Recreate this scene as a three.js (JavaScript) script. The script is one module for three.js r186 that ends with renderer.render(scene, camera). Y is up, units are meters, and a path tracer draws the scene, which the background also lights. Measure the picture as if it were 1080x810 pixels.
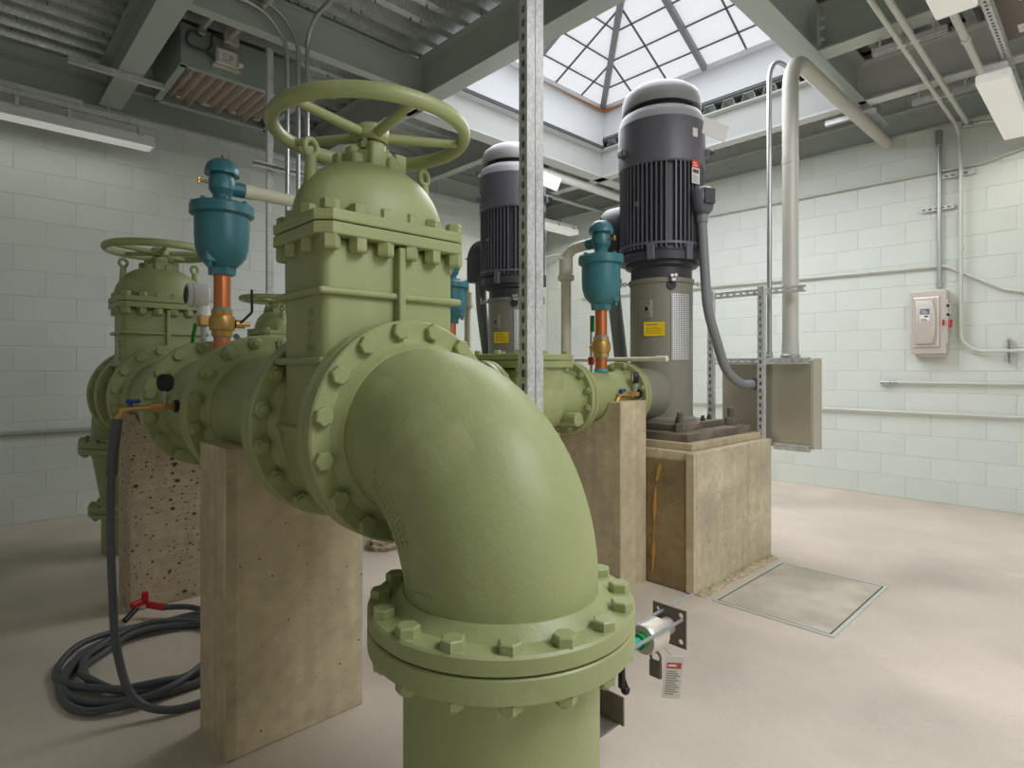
import * as THREE from 'three';
import { mergeGeometries, toCreasedNormals } from 'three/addons/utils/BufferGeometryUtils.js';
import { RoundedBoxGeometry } from 'three/addons/geometries/RoundedBoxGeometry.js';
import { TextGeometry } from 'three/addons/geometries/TextGeometry.js';
import { FontLoader } from 'three/addons/loaders/FontLoader.js';
import { RectAreaLightUniformsLib } from 'three/addons/lights/RectAreaLightUniformsLib.js';

// ---------------------------------------------------------------- camera, sky, light, exposure
RectAreaLightUniformsLib.init();
const scene = new THREE.Scene();
const renderer = new THREE.WebGLRenderer({ antialias: true });
renderer.toneMapping = THREE.LinearToneMapping;
renderer.toneMappingExposure = 1.03;
renderer.shadowMap.enabled = true;
const FOCAL = 617;                                   // in pixels of the 1080 x 810 frame
const camera = new THREE.PerspectiveCamera(2 * Math.atan(405 / FOCAL) * 180 / Math.PI, 1080 / 810, 0.05, 100);
camera.position.set(0, 1.25, 0);
const VIEW = 46.27 * Math.PI / 180;                  // the view swings this far from the long wall towards the side wall
camera.lookAt(Math.cos(VIEW), 1.25, -Math.sin(VIEW));
camera.setViewOffset(1080, 810, 0, 17, 1080, 810);   // shifted lens: verticals stay vertical
scene.background = new THREE.Color(0.94, 0.97, 1.0);  // overcast sky above the skylight
scene.backgroundIntensity = 0.8;
const SKYLIGHT_POWER = 4.7, SKYLIGHT_2_POWER = 9.6, TUBE_POWER = 10.0;
function areaLight(name, w, h, power, color, x, y, z) {   // shines straight down
  const l = new THREE.RectAreaLight(color, power, w, h);
  l.name = name; l.position.set(x, y, z); l.lookAt(x, y - 1, z); scene.add(l);
  return l;
}
areaLight('skylight_daylight', 2.4, 2.4, SKYLIGHT_POWER, 0xf8faff, 4.27, 3.52, -2.95);
areaLight('skylight_glow', 2.1, 2.1, 1.6, 0xf8faff, 4.27, 4.26, -2.95);
areaLight('skylight_daylight', 1.6, 2.3, SKYLIGHT_2_POWER, 0xf8faff, 1.945, 3.52, 1.55);

const FONT = await new FontLoader().loadAsync('fonts/droid/droid_sans_bold.typeface.json');
// ---------------------------------------------------------------- helpers
let seed = 7;
const rnd = () => { seed = (seed + 0x6d2b79f5) | 0; let t = Math.imul(seed ^ (seed >>> 15), 1 | seed); t = (t + Math.imul(t ^ (t >>> 7), 61 | t)) ^ t; return ((t ^ (t >>> 14)) >>> 0) / 4294967296; };
const V = (x, y, z) => new THREE.Vector3(x, y, z);
const PI = Math.PI;
const used = new Map();
function numbered(n) { const k = used.get(n) || 0; used.set(n, k + 1); return k ? n + '_' + String(k).padStart(3, '0') : n; }
function uvBox(src) {                                 // uv in metres, from the side each face looks to; returns a geometry without index
  const g = src.index ? src.toNonIndexed() : src, p = g.attributes.position, uv = new Float32Array(p.count * 2), A = V(0, 0, 0), B = V(0, 0, 0), C = V(0, 0, 0);
  for (let i = 0; i < p.count; i += 3) {
    A.fromBufferAttribute(p, i); B.fromBufferAttribute(p, i + 1).sub(A); C.fromBufferAttribute(p, i + 2).sub(A); B.cross(C);
    const ax = Math.abs(B.x), ay = Math.abs(B.y), az = Math.abs(B.z);
    for (let k = i; k < i + 3; k++) {
      const x = p.getX(k), y = p.getY(k), z = p.getZ(k);
      if (ay >= ax && ay >= az) { uv[2 * k] = x; uv[2 * k + 1] = z; } else if (ax >= az) { uv[2 * k] = z; uv[2 * k + 1] = y; } else { uv[2 * k] = x; uv[2 * k + 1] = y; }
    }
  }
  g.setAttribute('uv', new THREE.BufferAttribute(uv, 2)); g.userData.uvDone = true;
  return g;
}
const flat = (g) => { const r = g.index ? g.toNonIndexed() : g; for (const k of Object.keys(r.attributes)) if (!['position', 'normal', 'uv'].includes(k)) r.deleteAttribute(k); return r; };
const merge = (list) => list.length === 1 ? flat(list[0]) : mergeGeometries(list.map(flat));
function mesh(name, geo, mat, parent) {
  let g = Array.isArray(geo) ? merge(geo) : geo;
  if (!g.userData.uvDone && !g.userData.keepUv) g = uvBox(g);
  const m = new THREE.Mesh(g, mat);
  m.name = numbered(name); m.castShadow = m.receiveShadow = true;
  (parent || scene).add(m);
  return m;
}
function thing(name, label, category, pos = [0, 0, 0], group, turn = 0) {
  const o = new THREE.Group(); o.name = numbered(name); o.position.set(...pos); o.rotation.y = turn;
  o.userData = { label, category }; if (group) o.userData.group = group;
  scene.add(o); return o;
}
function tag(o, label, category, group) { o.userData.label = label; o.userData.category = category; if (group) o.userData.group = group; return o; }
function struct(o) { o.userData.kind = 'structure'; return o; }
function structGroup(name, pos = [0, 0, 0]) { const o = new THREE.Group(); o.name = numbered(name); o.position.set(...pos); scene.add(o); return struct(o); }
function copyOf(src, label, pos, group, turn) {
  const o = src.clone(); o.name = numbered(src.name.replace(/_\d{3}$/, '')); o.userData = { ...src.userData, label }; if (group) o.userData.group = group;
  o.position.set(...pos); if (turn !== undefined) o.rotation.y = turn;
  scene.add(o); return o;
}
const move = (g, x, y, z) => g.translate(x, y, z);
const box = (w, h, d, x = 0, y = 0, z = 0) => new THREE.BoxGeometry(w, h, d).translate(x, y, z);
const rbox = (w, h, d, r, x = 0, y = 0, z = 0, s = 2) => new RoundedBoxGeometry(w, h, d, s, Math.min(r, w / 2.02, h / 2.02, d / 2.02)).translate(x, y, z);
function lathe(pts, seg = 48, axis = 'y', crease = 0.5) {   // pts [radius, along]
  let g = new THREE.LatheGeometry(pts.map((p) => new THREE.Vector2(p[0], p[1])), seg);
  g = toCreasedNormals(g, crease);
  if (axis === 'z') g.rotateX(PI / 2); else if (axis === 'x') g.rotateZ(-PI / 2);
  return g;
}
const cyl = (r, a, b, axis = 'y', seg = 24, c = 0) => lathe(c ? [[0, a], [r - c, a], [r, a + c], [r, b - c], [r - c, b], [0, b]] : [[0, a], [r, a], [r, b], [0, b]], seg, axis);
function fillet(pts, rad, n = 8) {                    // round the corners of a polyline
  const out = [pts[0].clone()];
  for (let i = 1; i < pts.length - 1; i++) {
    const a = pts[i - 1].clone().sub(pts[i]), b = pts[i + 1].clone().sub(pts[i]), la = a.length(), lb = b.length();
    a.normalize(); b.normalize();
    const ang = Math.acos(THREE.MathUtils.clamp(a.dot(b), -1, 1)), d = Math.min(rad / Math.tan(ang / 2), la * 0.49, lb * 0.49);
    const s = pts[i].clone().addScaledVector(a, d), e = pts[i].clone().addScaledVector(b, d);
    const R = d * Math.tan(ang / 2), mid = a.clone().add(b).normalize(), c = pts[i].clone().addScaledVector(mid, R / Math.sin(ang / 2));
    const u = s.clone().sub(c), w = e.clone().sub(c), tot = u.angleTo(w), ax = u.clone().cross(w).normalize();
    for (let k = 0; k <= n; k++) out.push(c.clone().add(u.clone().applyAxisAngle(ax, tot * k / n)));
  }
  out.push(pts[pts.length - 1].clone());
  return out;
}
function tube(pts, r, seg = 12, caps = true) {        // sweep with parallel transport; r number or function of 0..1
  const N = pts.length, pos = [], nor = [], idx = [], rad = typeof r === 'function' ? r : () => r;
  let t0 = pts[1].clone().sub(pts[0]).normalize(), n = Math.abs(t0.y) < 0.9 ? V(0, 1, 0) : V(1, 0, 0);
  n.sub(t0.clone().multiplyScalar(n.dot(t0))).normalize();
  for (let i = 0; i < N; i++) {
    const t = (i === 0 ? pts[1].clone().sub(pts[0]) : i === N - 1 ? pts[i].clone().sub(pts[i - 1]) : pts[i + 1].clone().sub(pts[i]).normalize().add(pts[i].clone().sub(pts[i - 1]).normalize())).normalize();
    n.sub(t.clone().multiplyScalar(n.dot(t))).normalize();
    const b = t.clone().cross(n), rr = rad(i / (N - 1));
    for (let k = 0; k <= seg; k++) {
      const a = 2 * PI * k / seg, d = n.clone().multiplyScalar(Math.cos(a)).addScaledVector(b, Math.sin(a));
      pos.push(pts[i].x + d.x * rr, pts[i].y + d.y * rr, pts[i].z + d.z * rr); nor.push(d.x, d.y, d.z);
    }
  }
  for (let i = 0; i < N - 1; i++) for (let k = 0; k < seg; k++) { const a = i * (seg + 1) + k, b = a + seg + 1; idx.push(a, a + 1, b, b, a + 1, b + 1); }
  if (caps) for (const [i, s] of [[0, 1], [N - 1, -1]]) {
    const c = pos.length / 3, t = (i === 0 ? pts[0].clone().sub(pts[1]) : pts[N - 1].clone().sub(pts[N - 2])).normalize();
    pos.push(pts[i].x, pts[i].y, pts[i].z); nor.push(t.x, t.y, t.z);
    for (let k = 0; k <= seg; k++) { const o = (i * (seg + 1) + k) * 3; pos.push(pos[o], pos[o + 1], pos[o + 2]); nor.push(t.x, t.y, t.z); }
    for (let k = 0; k < seg; k++) s > 0 ? idx.push(c, c + 2 + k, c + 1 + k) : idx.push(c, c + 1 + k, c + 2 + k);
  }
  const g = new THREE.BufferGeometry();
  g.setAttribute('position', new THREE.Float32BufferAttribute(pos, 3)); g.setAttribute('normal', new THREE.Float32BufferAttribute(nor, 3));
  g.setAttribute('uv', new THREE.Float32BufferAttribute(new Float32Array(pos.length / 3 * 2), 2)); g.setIndex(idx);
  return g;
}
const smooth = (pts, n = 40, closed = false) => new THREE.CatmullRomCurve3(pts, closed, 'centripetal').getPoints(n);
const hexGeo = (r, h, dir = 1) => { const g = lathe([[0, 0], [r, 0], [r, h * 0.86], [r * 0.86, h], [0, h]], 6, 'y', 0.3); if (dir < 0) g.rotateX(PI); return g; };
const hexCache = new Map();
function hexOn(axis, dir, r, h, kind) {               // bolt head or nut with its stud end, shared
  const key = [axis, dir, r, h, kind].join();
  if (!hexCache.has(key)) {
    let g = kind === 'nut' ? merge([hexGeo(r, h * 0.9), cyl(r * 0.52, h * 0.5, h * 1.35, 'y', 10, r * 0.08)]) : hexGeo(r, h);
    if (axis === 'z') g.rotateX(dir > 0 ? PI / 2 : -PI / 2); else if (axis === 'x') g.rotateZ(dir > 0 ? -PI / 2 : PI / 2); else if (dir < 0) g.rotateX(PI);
    hexCache.set(key, g);
  }
  return hexCache.get(key);
}
function extrude(pts, depth, bevel = 0, holes = [], seg = 2, curve = 12) {
  const s = pts instanceof THREE.Shape ? pts : new THREE.Shape(pts.map((p) => new THREE.Vector2(p[0], p[1])));
  for (const h of holes) s.holes.push(h);
  return new THREE.ExtrudeGeometry(s, { depth: depth - 2 * bevel, bevelEnabled: bevel > 0, bevelSize: bevel, bevelOffset: -bevel, bevelThickness: bevel, bevelSegments: seg, curveSegments: curve }).translate(0, 0, bevel);
}
const circleHole = (x, y, r) => { const p = new THREE.Path(); p.absarc(x, y, r, 0, 2 * PI, true); return p; };
const slotHole = (x, y, w, h) => { const p = new THREE.Path(), r = Math.min(w, h) / 2; if (h > w) { p.absarc(x, y + h / 2 - r, r, 0, PI, false); p.absarc(x, y - h / 2 + r, r, PI, 2 * PI, false); } else { p.absarc(x - w / 2 + r, y, r, PI / 2, 1.5 * PI, false); p.absarc(x + w / 2 - r, y, r, -PI / 2, PI / 2, false); } p.closePath(); return p; };

// ---------------------------------------------------------------- textures
function hash(ix, iy, s) { let h = Math.imul(ix, 374761393) + Math.imul(iy, 668265263) + Math.imul(s, 2246822519); h = Math.imul(h ^ (h >>> 13), 1274126177); return ((h ^ (h >>> 16)) >>> 0) / 4294967296; }
function vnoise(u, v, f, s, fy = f) {                 // tileable value noise with f cells per tile
  const x = u * f, y = v * fy, ix = Math.floor(x), iy = Math.floor(y), a = x - ix, b = y - iy, p = a * a * (3 - 2 * a), q = b * b * (3 - 2 * b);
  const w = (i, m) => ((i % m) + m) % m, g = (i, j) => hash(w(i, f), w(j, fy), s);
  return (g(ix, iy) * (1 - p) + g(ix + 1, iy) * p) * (1 - q) + (g(ix, iy + 1) * (1 - p) + g(ix + 1, iy + 1) * p) * q;
}
const fbm = (u, v, f, s, o = 4) => { let a = 0, k = 0.5, t = 0; for (let i = 0; i < o; i++) { a += k * vnoise(u, v, f << i, s + i); t += k; k *= 0.5; } return a / t; };
function tex(n, fn, srgb, metres) {
  const d = new Uint8Array(n * n * 4);
  for (let y = 0; y < n; y++) for (let x = 0; x < n; x++) { const c = fn(x / n, y / n, x, y), i = (y * n + x) * 4; d[i] = c[0]; d[i + 1] = c[1]; d[i + 2] = c[2]; d[i + 3] = 255; }
  const t = new THREE.DataTexture(d, n, n); t.wrapS = t.wrapT = THREE.RepeatWrapping; t.magFilter = THREE.LinearFilter; t.minFilter = THREE.LinearMipmapLinearFilter; t.generateMipmaps = true;
  if (srgb) t.colorSpace = THREE.SRGBColorSpace;
  t.repeat.set(1 / metres, 1 / metres); t.needsUpdate = true; return t;
}
const cl = (x) => x < 0 ? 0 : x > 255 ? 255 : x;
const grey = (v) => [v, v, v];
const tint = (r, g, b, k) => [cl(r * k), cl(g * k), cl(b * k)];
const T = {};
T.peel = tex(512, (u, v) => grey(cl(90 + 110 * vnoise(u, v, 90, 1) + 55 * vnoise(u, v, 190, 2))), false, 0.5);
T.cast = tex(512, (u, v) => grey(cl(80 + 80 * vnoise(u, v, 128, 3) + 60 * vnoise(u, v, 40, 5) + 40 * vnoise(u, v, 256, 4))), false, 0.6);
T.greenTone = tex(512, (u, v) => { const k = 0.93 + 0.12 * fbm(u, v, 4, 9, 5), d = Math.max(0, fbm(u, v, 7, 19, 5) - 0.58) * 0.6; return [cl(161 * k + d * 120), cl(168 * k + d * 105), cl(116 * k + d * 130)]; }, true, 1.1);
T.floor = tex(1024, (u, v) => { const a = fbm(u, v, 3, 21, 6), b = fbm(u, v, 12, 31, 5), c = vnoise(u, v, 500, 41), st = Math.max(0, fbm(u, v, 5, 51, 5) - 0.56) * 1.5; const k = 0.86 + 0.16 * a + 0.1 * b + 0.03 * c - st * 0.25; return [cl(214 * k), cl(201 * k), cl(187 * k)]; }, true, 4.2);
T.floorBump = tex(512, (u, v) => grey(cl(110 + 60 * fbm(u, v, 24, 61, 4) + 60 * vnoise(u, v, 256, 62))), false, 1.3);
const pores = (u, v, f, s, lo, hi) => { const ix = Math.floor(u * f), iy = Math.floor(v * f); let m = 0; for (let j = -1; j < 2; j++) for (let i = -1; i < 2; i++) { const a = ((ix + i) % f + f) % f, b = ((iy + j) % f + f) % f; if (hash(a, b, s) < 0.6) continue; const cx = ix + i + hash(a, b, s + 1), cy = iy + j + hash(a, b, s + 2), r = lo + (hi - lo) * Math.pow(hash(a, b, s + 3), 4), dx = u * f - cx, dy = (v * f - cy) * 1.3, q = Math.sqrt(dx * dx + dy * dy); m = Math.max(m, 1 - q / r); } return Math.max(0, Math.min(1, m * 2.5)); };
function concrete(s, r, g, b, f, lo, hi, streak) {
  const field = (u, v) => { const p = Math.max(pores(u, v, f, s, lo, hi), pores(u, v, f * 2, s + 50, lo, hi)); return [p, fbm(u, v, 5, s + 7, 5), fbm(u, v, 26, s + 9, 3), vnoise(u, v, 4, s + 11, 90), vnoise(u, v, 30, s + 12, 3)]; };
  return [tex(1024, (u, v) => { const [p, a, c, h, w] = field(u, v), k = (0.78 + 0.26 * a + 0.14 * c + streak * (h - 0.5) + 0.06 * (w - 0.5)) * (1 - 0.62 * p); return tint(r, g, b, k); }, true, 1),
    tex(1024, (u, v) => { const [p, a, c, h] = field(u, v); return grey(cl(150 + 30 * c + 30 * streak * h - 130 * p + 20 * a)); }, false, 1)];
}
[T.conA, T.conAb] = concrete(100, 206, 190, 158, 22, 0.03, 0.1, 0.02);     // smooth formed pier
[T.conB, T.conBb] = concrete(200, 194, 178, 154, 24, 0.12, 0.36, 0.06);    // pitted pier
[T.conC, T.conCb] = concrete(300, 200, 189, 162, 24, 0.04, 0.15, 0.02);     // pump plinth
T.spangle = tex(512, (u, v) => { let best = 9, id = 0; const f = 34, ix = Math.floor(u * f), iy = Math.floor(v * f); for (let j = -1; j < 2; j++) for (let i = -1; i < 2; i++) { const a = ((ix + i) % f + f) % f, b = ((iy + j) % f + f) % f, dx = u * f - ix - i - hash(a, b, 71), dy = v * f - iy - j - hash(a, b, 72), q = dx * dx + dy * dy; if (q < best) { best = q; id = hash(a, b, 73); } } return grey(cl(182 + 26 * id + 22 * fbm(u, v, 6, 75, 3))); }, true, 0.35);
T.block = tex(512, (u, v) => grey(cl(90 + 90 * vnoise(u, v, 110, 91) + 60 * fbm(u, v, 24, 92, 3))), false, 0.8);
T.blockTone = tex(512, (u, v) => grey(cl(224 + 24 * fbm(u, v, 3, 93, 5))), true, 3.1);
T.tread = tex(512, (u, v) => { const f = 12, x = (u + v) * f, y = (u - v) * f, a = x - Math.floor(x) - 0.5, b = y - Math.floor(y) - 0.5, o = (Math.floor(x) + Math.floor(y)) & 1, e = o ? (a * a) / 0.16 + (b * b) / 0.012 : (a * a) / 0.012 + (b * b) / 0.16; return grey(e < 1 ? 255 : 70); }, false, 0.36);
T.treadTone = tex(512, (u, v) => { const k = 0.82 + 0.3 * fbm(u, v, 5, 95, 5); return tint(208, 199, 184, k); }, true, 0.8);
T.rust = tex(512, (u, v) => { const a = fbm(u, v, 6, 97, 5), k = 0.7 + 0.5 * a, r = Math.max(0, a - 0.6) * 1.5; return [cl(134 * k + 40 * r), cl(124 * k + 8 * r), cl(112 * k - 10 * r)]; }, true, 0.5);
T.perf = tex(256, (u, v) => { const f = 8, a = u * f - Math.floor(u * f) - 0.5, b = v * f - Math.floor(v * f) - 0.5; return Math.max(Math.abs(a), Math.abs(b)) < 0.3 ? grey(40) : grey(235); }, true, 0.096);

const std = (o) => new THREE.MeshStandardMaterial({ roughness: 0.6, metalness: 0, ...o });
const srgb = (r, g, b) => new THREE.Color().setRGB(r / 255, g / 255, b / 255, THREE.SRGBColorSpace);
const M = {
  green: std({ name: 'sage pipe paint', map: T.greenTone, roughness: 0.42, bumpMap: T.peel, bumpScale: 0.0007 }),
  greenCast: std({ name: 'sage paint on castings', map: T.greenTone, roughness: 0.46, bumpMap: T.cast, bumpScale: 0.0008 }),
  teal: std({ name: 'teal enamel', color: srgb(62, 122, 132), roughness: 0.36, bumpMap: T.cast, bumpScale: 0.0008 }),
  tealTape: std({ name: 'teal tape', color: srgb(92, 160, 178), roughness: 0.5 }),
  copper: std({ name: 'copper', color: srgb(214, 128, 84), metalness: 0.85, roughness: 0.34, bumpMap: T.cast, bumpScale: 0.0003 }),
  brass: std({ name: 'brass', color: srgb(200, 160, 96), metalness: 0.8, roughness: 0.4 }),
  motor: std({ name: 'motor enamel', color: srgb(106, 104, 114), roughness: 0.4, bumpMap: T.peel, bumpScale: 0.0005 }),
  motorCap: std({ name: 'dusty motor cap', color: srgb(166, 164, 168), roughness: 0.5, bumpMap: T.peel, bumpScale: 0.0005 }),
  motorDark: std({ name: 'dark motor enamel', color: srgb(66, 65, 71), roughness: 0.45 }),
  head: std({ name: 'pump head enamel', color: srgb(140, 136, 124), roughness: 0.38, bumpMap: T.peel, bumpScale: 0.0004 }),
  rust: std({ name: 'weathered plate', map: T.rust, roughness: 0.62, metalness: 0.3, bumpMap: T.cast, bumpScale: 0.001 }),
  grout: std({ name: 'grout', map: T.conA, bumpMap: T.conAb, bumpScale: 0.002, color: srgb(235, 235, 235), roughness: 0.9 }),
  conA: std({ name: 'formed concrete', map: T.conA, bumpMap: T.conAb, bumpScale: 0.003, roughness: 0.88 }),
  conB: std({ name: 'pitted concrete', map: T.conB, bumpMap: T.conBb, bumpScale: 0.006, roughness: 0.9 }),
  conC: std({ name: 'plinth concrete', map: T.conC, bumpMap: T.conCb, bumpScale: 0.003, roughness: 0.9 }),
  conStain: std({ name: 'stained plinth face', map: T.conC, bumpMap: T.conBb, bumpScale: 0.004, color: srgb(188, 172, 148), roughness: 0.9 }),
  ochre: std({ name: 'rusty ochre run', color: srgb(176, 132, 66), roughness: 0.9, bumpMap: T.cast, bumpScale: 0.003 }),
  floor: std({ name: 'sealed concrete floor', map: T.floor, bumpMap: T.floorBump, bumpScale: 0.0012, roughness: 0.55 }),
  galv: std({ name: 'galvanised steel', map: T.spangle, metalness: 0.3, roughness: 0.42 }),
  galvDark: std({ name: 'weathered galvanised deck', map: T.spangle, color: srgb(250, 254, 250), metalness: 0.8, roughness: 0.36 }),
  steel: std({ name: 'primed roof steel', color: srgb(184, 191, 184), roughness: 0.5, metalness: 0.15, bumpMap: T.cast, bumpScale: 0.0005 }),
  steelPale: std({ name: 'pale primed steel', color: srgb(214, 216, 214), roughness: 0.5, bumpMap: T.cast, bumpScale: 0.0004 }),
  conduit: std({ name: 'painted conduit', color: srgb(206, 206, 198), roughness: 0.4, metalness: 0.2 }),
  emt: std({ name: 'zinc conduit', color: srgb(182, 184, 184), metalness: 0.7, roughness: 0.35 }),
  flex: std({ name: 'grey flexible conduit', color: srgb(134, 136, 140), roughness: 0.5 }),
  stainless: std({ name: 'brushed stainless', color: srgb(204, 198, 184), metalness: 0.7, roughness: 0.34 }),
  enclosure: std({ name: 'stainless switch box', color: srgb(222, 214, 206), metalness: 0.55, roughness: 0.4 }),
  pvc: std({ name: 'ivory plastic pipe', color: srgb(226, 220, 200), roughness: 0.4 }),
  white: std({ name: 'white enamel', color: srgb(236, 236, 234), roughness: 0.4 }),
  curb: std({ name: 'white curb panel', color: srgb(233, 236, 240), roughness: 0.6 }),
  bar: std({ name: 'grey glazing bar', color: srgb(150, 152, 154), roughness: 0.45, metalness: 0.3 }),
  barThin: std({ name: 'dark glazing bar', color: srgb(92, 94, 96), roughness: 0.5 }),
  sealant: std({ name: 'amber sealant', color: srgb(186, 120, 56), roughness: 0.6 }),
  rubber: std({ name: 'black rubber', color: srgb(86, 89, 94), roughness: 0.5 }),
  black: std({ name: 'black plastic', color: srgb(26, 26, 28), roughness: 0.45 }),
  blue: std({ name: 'blue plastic', color: srgb(30, 60, 150), roughness: 0.4 }),
  red: std({ name: 'red plastic', color: srgb(196, 42, 44), roughness: 0.4 }),
  emerald: std({ name: 'green tag plastic', color: srgb(20, 140, 70), roughness: 0.5 }),
  turquoise: std({ name: 'turquoise rod', color: srgb(40, 176, 166), roughness: 0.4 }),
  yellow: std({ name: 'yellow label', color: srgb(238, 204, 24), roughness: 0.5 }),
  paper: std({ name: 'paper label', color: srgb(232, 230, 226), roughness: 0.7 }),
  wallPaint: [0, 1, 2].map((i) => std({ name: 'pale green block paint', map: T.blockTone, color: new THREE.Color().setRGB(0.775 + 0.01 * (i - 1), 0.825 + 0.01 * (i - 1), 0.765 + 0.01 * (i - 1)), bumpMap: T.block, bumpScale: 0.0009, roughness: 0.55 })),
  tread: std({ name: 'tread plate', map: T.treadTone, bumpMap: T.tread, bumpScale: 0.004, metalness: 0.1, roughness: 0.5 }),
  perf: std({ name: 'perforated guard', map: T.perf, metalness: 0.4, roughness: 0.45 }),
  lens: std({ name: 'lamp lens', color: srgb(240, 240, 234), roughness: 0.5, emissive: new THREE.Color(1, 0.98, 0.93), emissiveIntensity: 0.22 }),
  pane: new THREE.MeshPhysicalMaterial({ name: 'frosted skylight pane', color: srgb(243, 244, 246), roughness: 0.85, transmission: 0.5, thickness: 0, emissive: new THREE.Color(0.95, 0.97, 1), emissiveIntensity: 0.46 }),
  heaterIn: std({ name: 'pinkish zinc inside of the heater', color: srgb(206, 190, 182), metalness: 0.4, roughness: 0.4 }),
  heater: std({ name: 'grey green heater case', color: srgb(156, 168, 158), roughness: 0.45, metalness: 0.1 }),
  brown: std({ name: 'brown underside', color: srgb(120, 110, 104), roughness: 0.6 }),
  glassDial: std({ name: 'dial face', color: srgb(235, 235, 230), roughness: 0.2 }),
};
function canvasMat(w, h, draw, o = {}) {
  const c = document.createElement('canvas'); c.width = w; c.height = h; draw(c.getContext('2d'), w, h);
  const t = new THREE.CanvasTexture(c); t.colorSpace = THREE.SRGBColorSpace;
  return std({ map: t, roughness: 0.6, ...o });
}
const plate = (w, h) => { const g = new THREE.PlaneGeometry(w, h); g.userData.keepUv = true; return g; };   // a printed label, drawn by its canvas

// ---------------------------------------------------------------- the setting
const X1 = 6.6, Z1 = -6.12, X0 = -2.7, Z0 = 3.0, H1 = 3.9;
struct(mesh('floor', box(X1 - X0 + 0.5, 0.2, Z0 - Z1 + 0.5, (X0 + X1) / 2, -0.1, (Z0 + Z1) / 2), M.floor));
const BW = 0.4064, BH = 0.2032;
function blockGeo(w, h) {                              // one painted block: a shallow body with rounded-off front edges; front looks to +z
  const d = 0.028, b = 0.0025, x = w / 2, y = h / 2;
  const P = [[-x, -y, 0], [x, -y, 0], [x, y, 0], [-x, y, 0], [-x, -y, d - b], [x, -y, d - b], [x, y, d - b], [-x, y, d - b], [-x + b, -y + b, d], [x - b, -y + b, d], [x - b, y - b, d], [-x + b, y - b, d]];
  const pos = [], quad = (a, b2, c, e) => { for (const i of [a, b2, c, a, c, e]) pos.push(...P[i]); };
  for (let i = 0; i < 4; i++) { const j = (i + 1) % 4; quad(i, j, j + 4, i + 4); quad(i + 4, j + 4, j + 8, i + 8); }
  quad(8, 9, 10, 11);
  const g = new THREE.BufferGeometry(); g.setAttribute('position', new THREE.Float32BufferAttribute(pos, 3)); g.computeVertexNormals(); uvBox(g); g.userData.uvDone = true;
  return g;
}
const JOINT = 0.004, fullBlock = blockGeo(BW - JOINT, BH - JOINT);
function blockWall(name, length, backing, first, seen, turn, at) {   // local x runs along the wall, blocks look to local +z
  const w = structGroup(name, at); w.rotation.y = turn;
  mesh('wall_core', box(backing[1] - backing[0], 4.3, 0.25, (backing[0] + backing[1]) / 2, 2.15, -0.125 - 0.0035), M.wallPaint[1], w);
  const cuts = new Map(), rest = []; let count = 0;
  for (let row = 0; row < 19; row++) {
    const off = row % 2 ? 0 : -BW / 2;
    for (let x = first + off; x < length - 0.02; x += BW) {
      const a = Math.max(x, first), b = Math.min(x + BW, length), wd = b - a; if (wd < 0.03) continue;
      const key = wd > BW - 0.01 ? 'f' : wd.toFixed(3);
      if (!cuts.has(key)) cuts.set(key, key === 'f' ? fullBlock : blockGeo(wd - JOINT, BH - JOINT));
      const y = (row + 0.5) * BH, cx = (a + b) / 2;
      if (b > seen[0] && a < seen[1] && row < 18 && count < 298) {
        const m = new THREE.Mesh(cuts.get(key), M.wallPaint[Math.floor(rnd() * 3)]); m.name = numbered('block'); m.position.set(cx, y, -0.028); m.castShadow = m.receiveShadow = true; w.add(m); count++;
      } else rest.push(cuts.get(key).clone().translate(cx, y, -0.028));
    }
  }
  if (rest.length) { const m = mesh('block_field', merge(rest), M.wallPaint[1], w); m.userData.kind = 'stuff'; }
  return w;
}
// long wall at z = Z1, local x = world x; side wall at x = X1, local x = world z measured from the corner
blockWall('wall_left', X1, [X0 - 0.3, X1 + 0.3], X0, [-0.15, X1], 0, [0, 0, Z1]);
blockWall('wall_right', Z0 - Z1, [0, Z0 - Z1 + 0.3], 0, [0, 6.0], -PI / 2, [X1, 0, Z1]);
struct(mesh('wall_back', box(0.25, 4.3, Z0 - Z1 + 0.5, X0 - 0.125, 2.15, (Z0 + Z1) / 2), M.wallPaint[1]));
struct(mesh('wall_front', box(X1 - X0 + 0.5, 4.3, 0.25, (X0 + X1) / 2, 2.15, Z0 + 0.125), M.wallPaint[1]));

// roof: fluted deck along x, slab above, opening for the skylight
const OX0 = 2.98, OX1 = 5.56, OZ0 = -4.25, OZ1 = -1.65, DECK = 3.84;
const QX0 = 1.1, QX1 = 2.79, QZ0 = 0.35, QZ1 = 2.75;   // the second skylight, behind the camera's right shoulder
const ceil = structGroup('ceiling', [0, 0, 0]);
function deckPanel(x0, x1, z0, z1) {
  const P = 0.2032, top = [], y = [[0, 0.0], [0.06, 0.0], [0.085, 0.076], [0.178, 0.076]];
  for (let k = Math.floor(z0 / P) - 1; k * P < z1 + P; k++) for (const [dz, dy] of y) { const z = k * P + dz; if (z > z0 && z < z1) top.push([z, DECK + dy]); }
  const s = [...top.map(([z, h]) => [z, h]), ...top.slice().reverse().map(([z, h]) => [z, h + 0.006])];
  const g = extrude(s, x1 - x0); g.rotateY(-PI / 2); g.translate(x1, 0, 0);   // shape x -> world z, extrusion -> -x
  return g;
}
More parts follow.
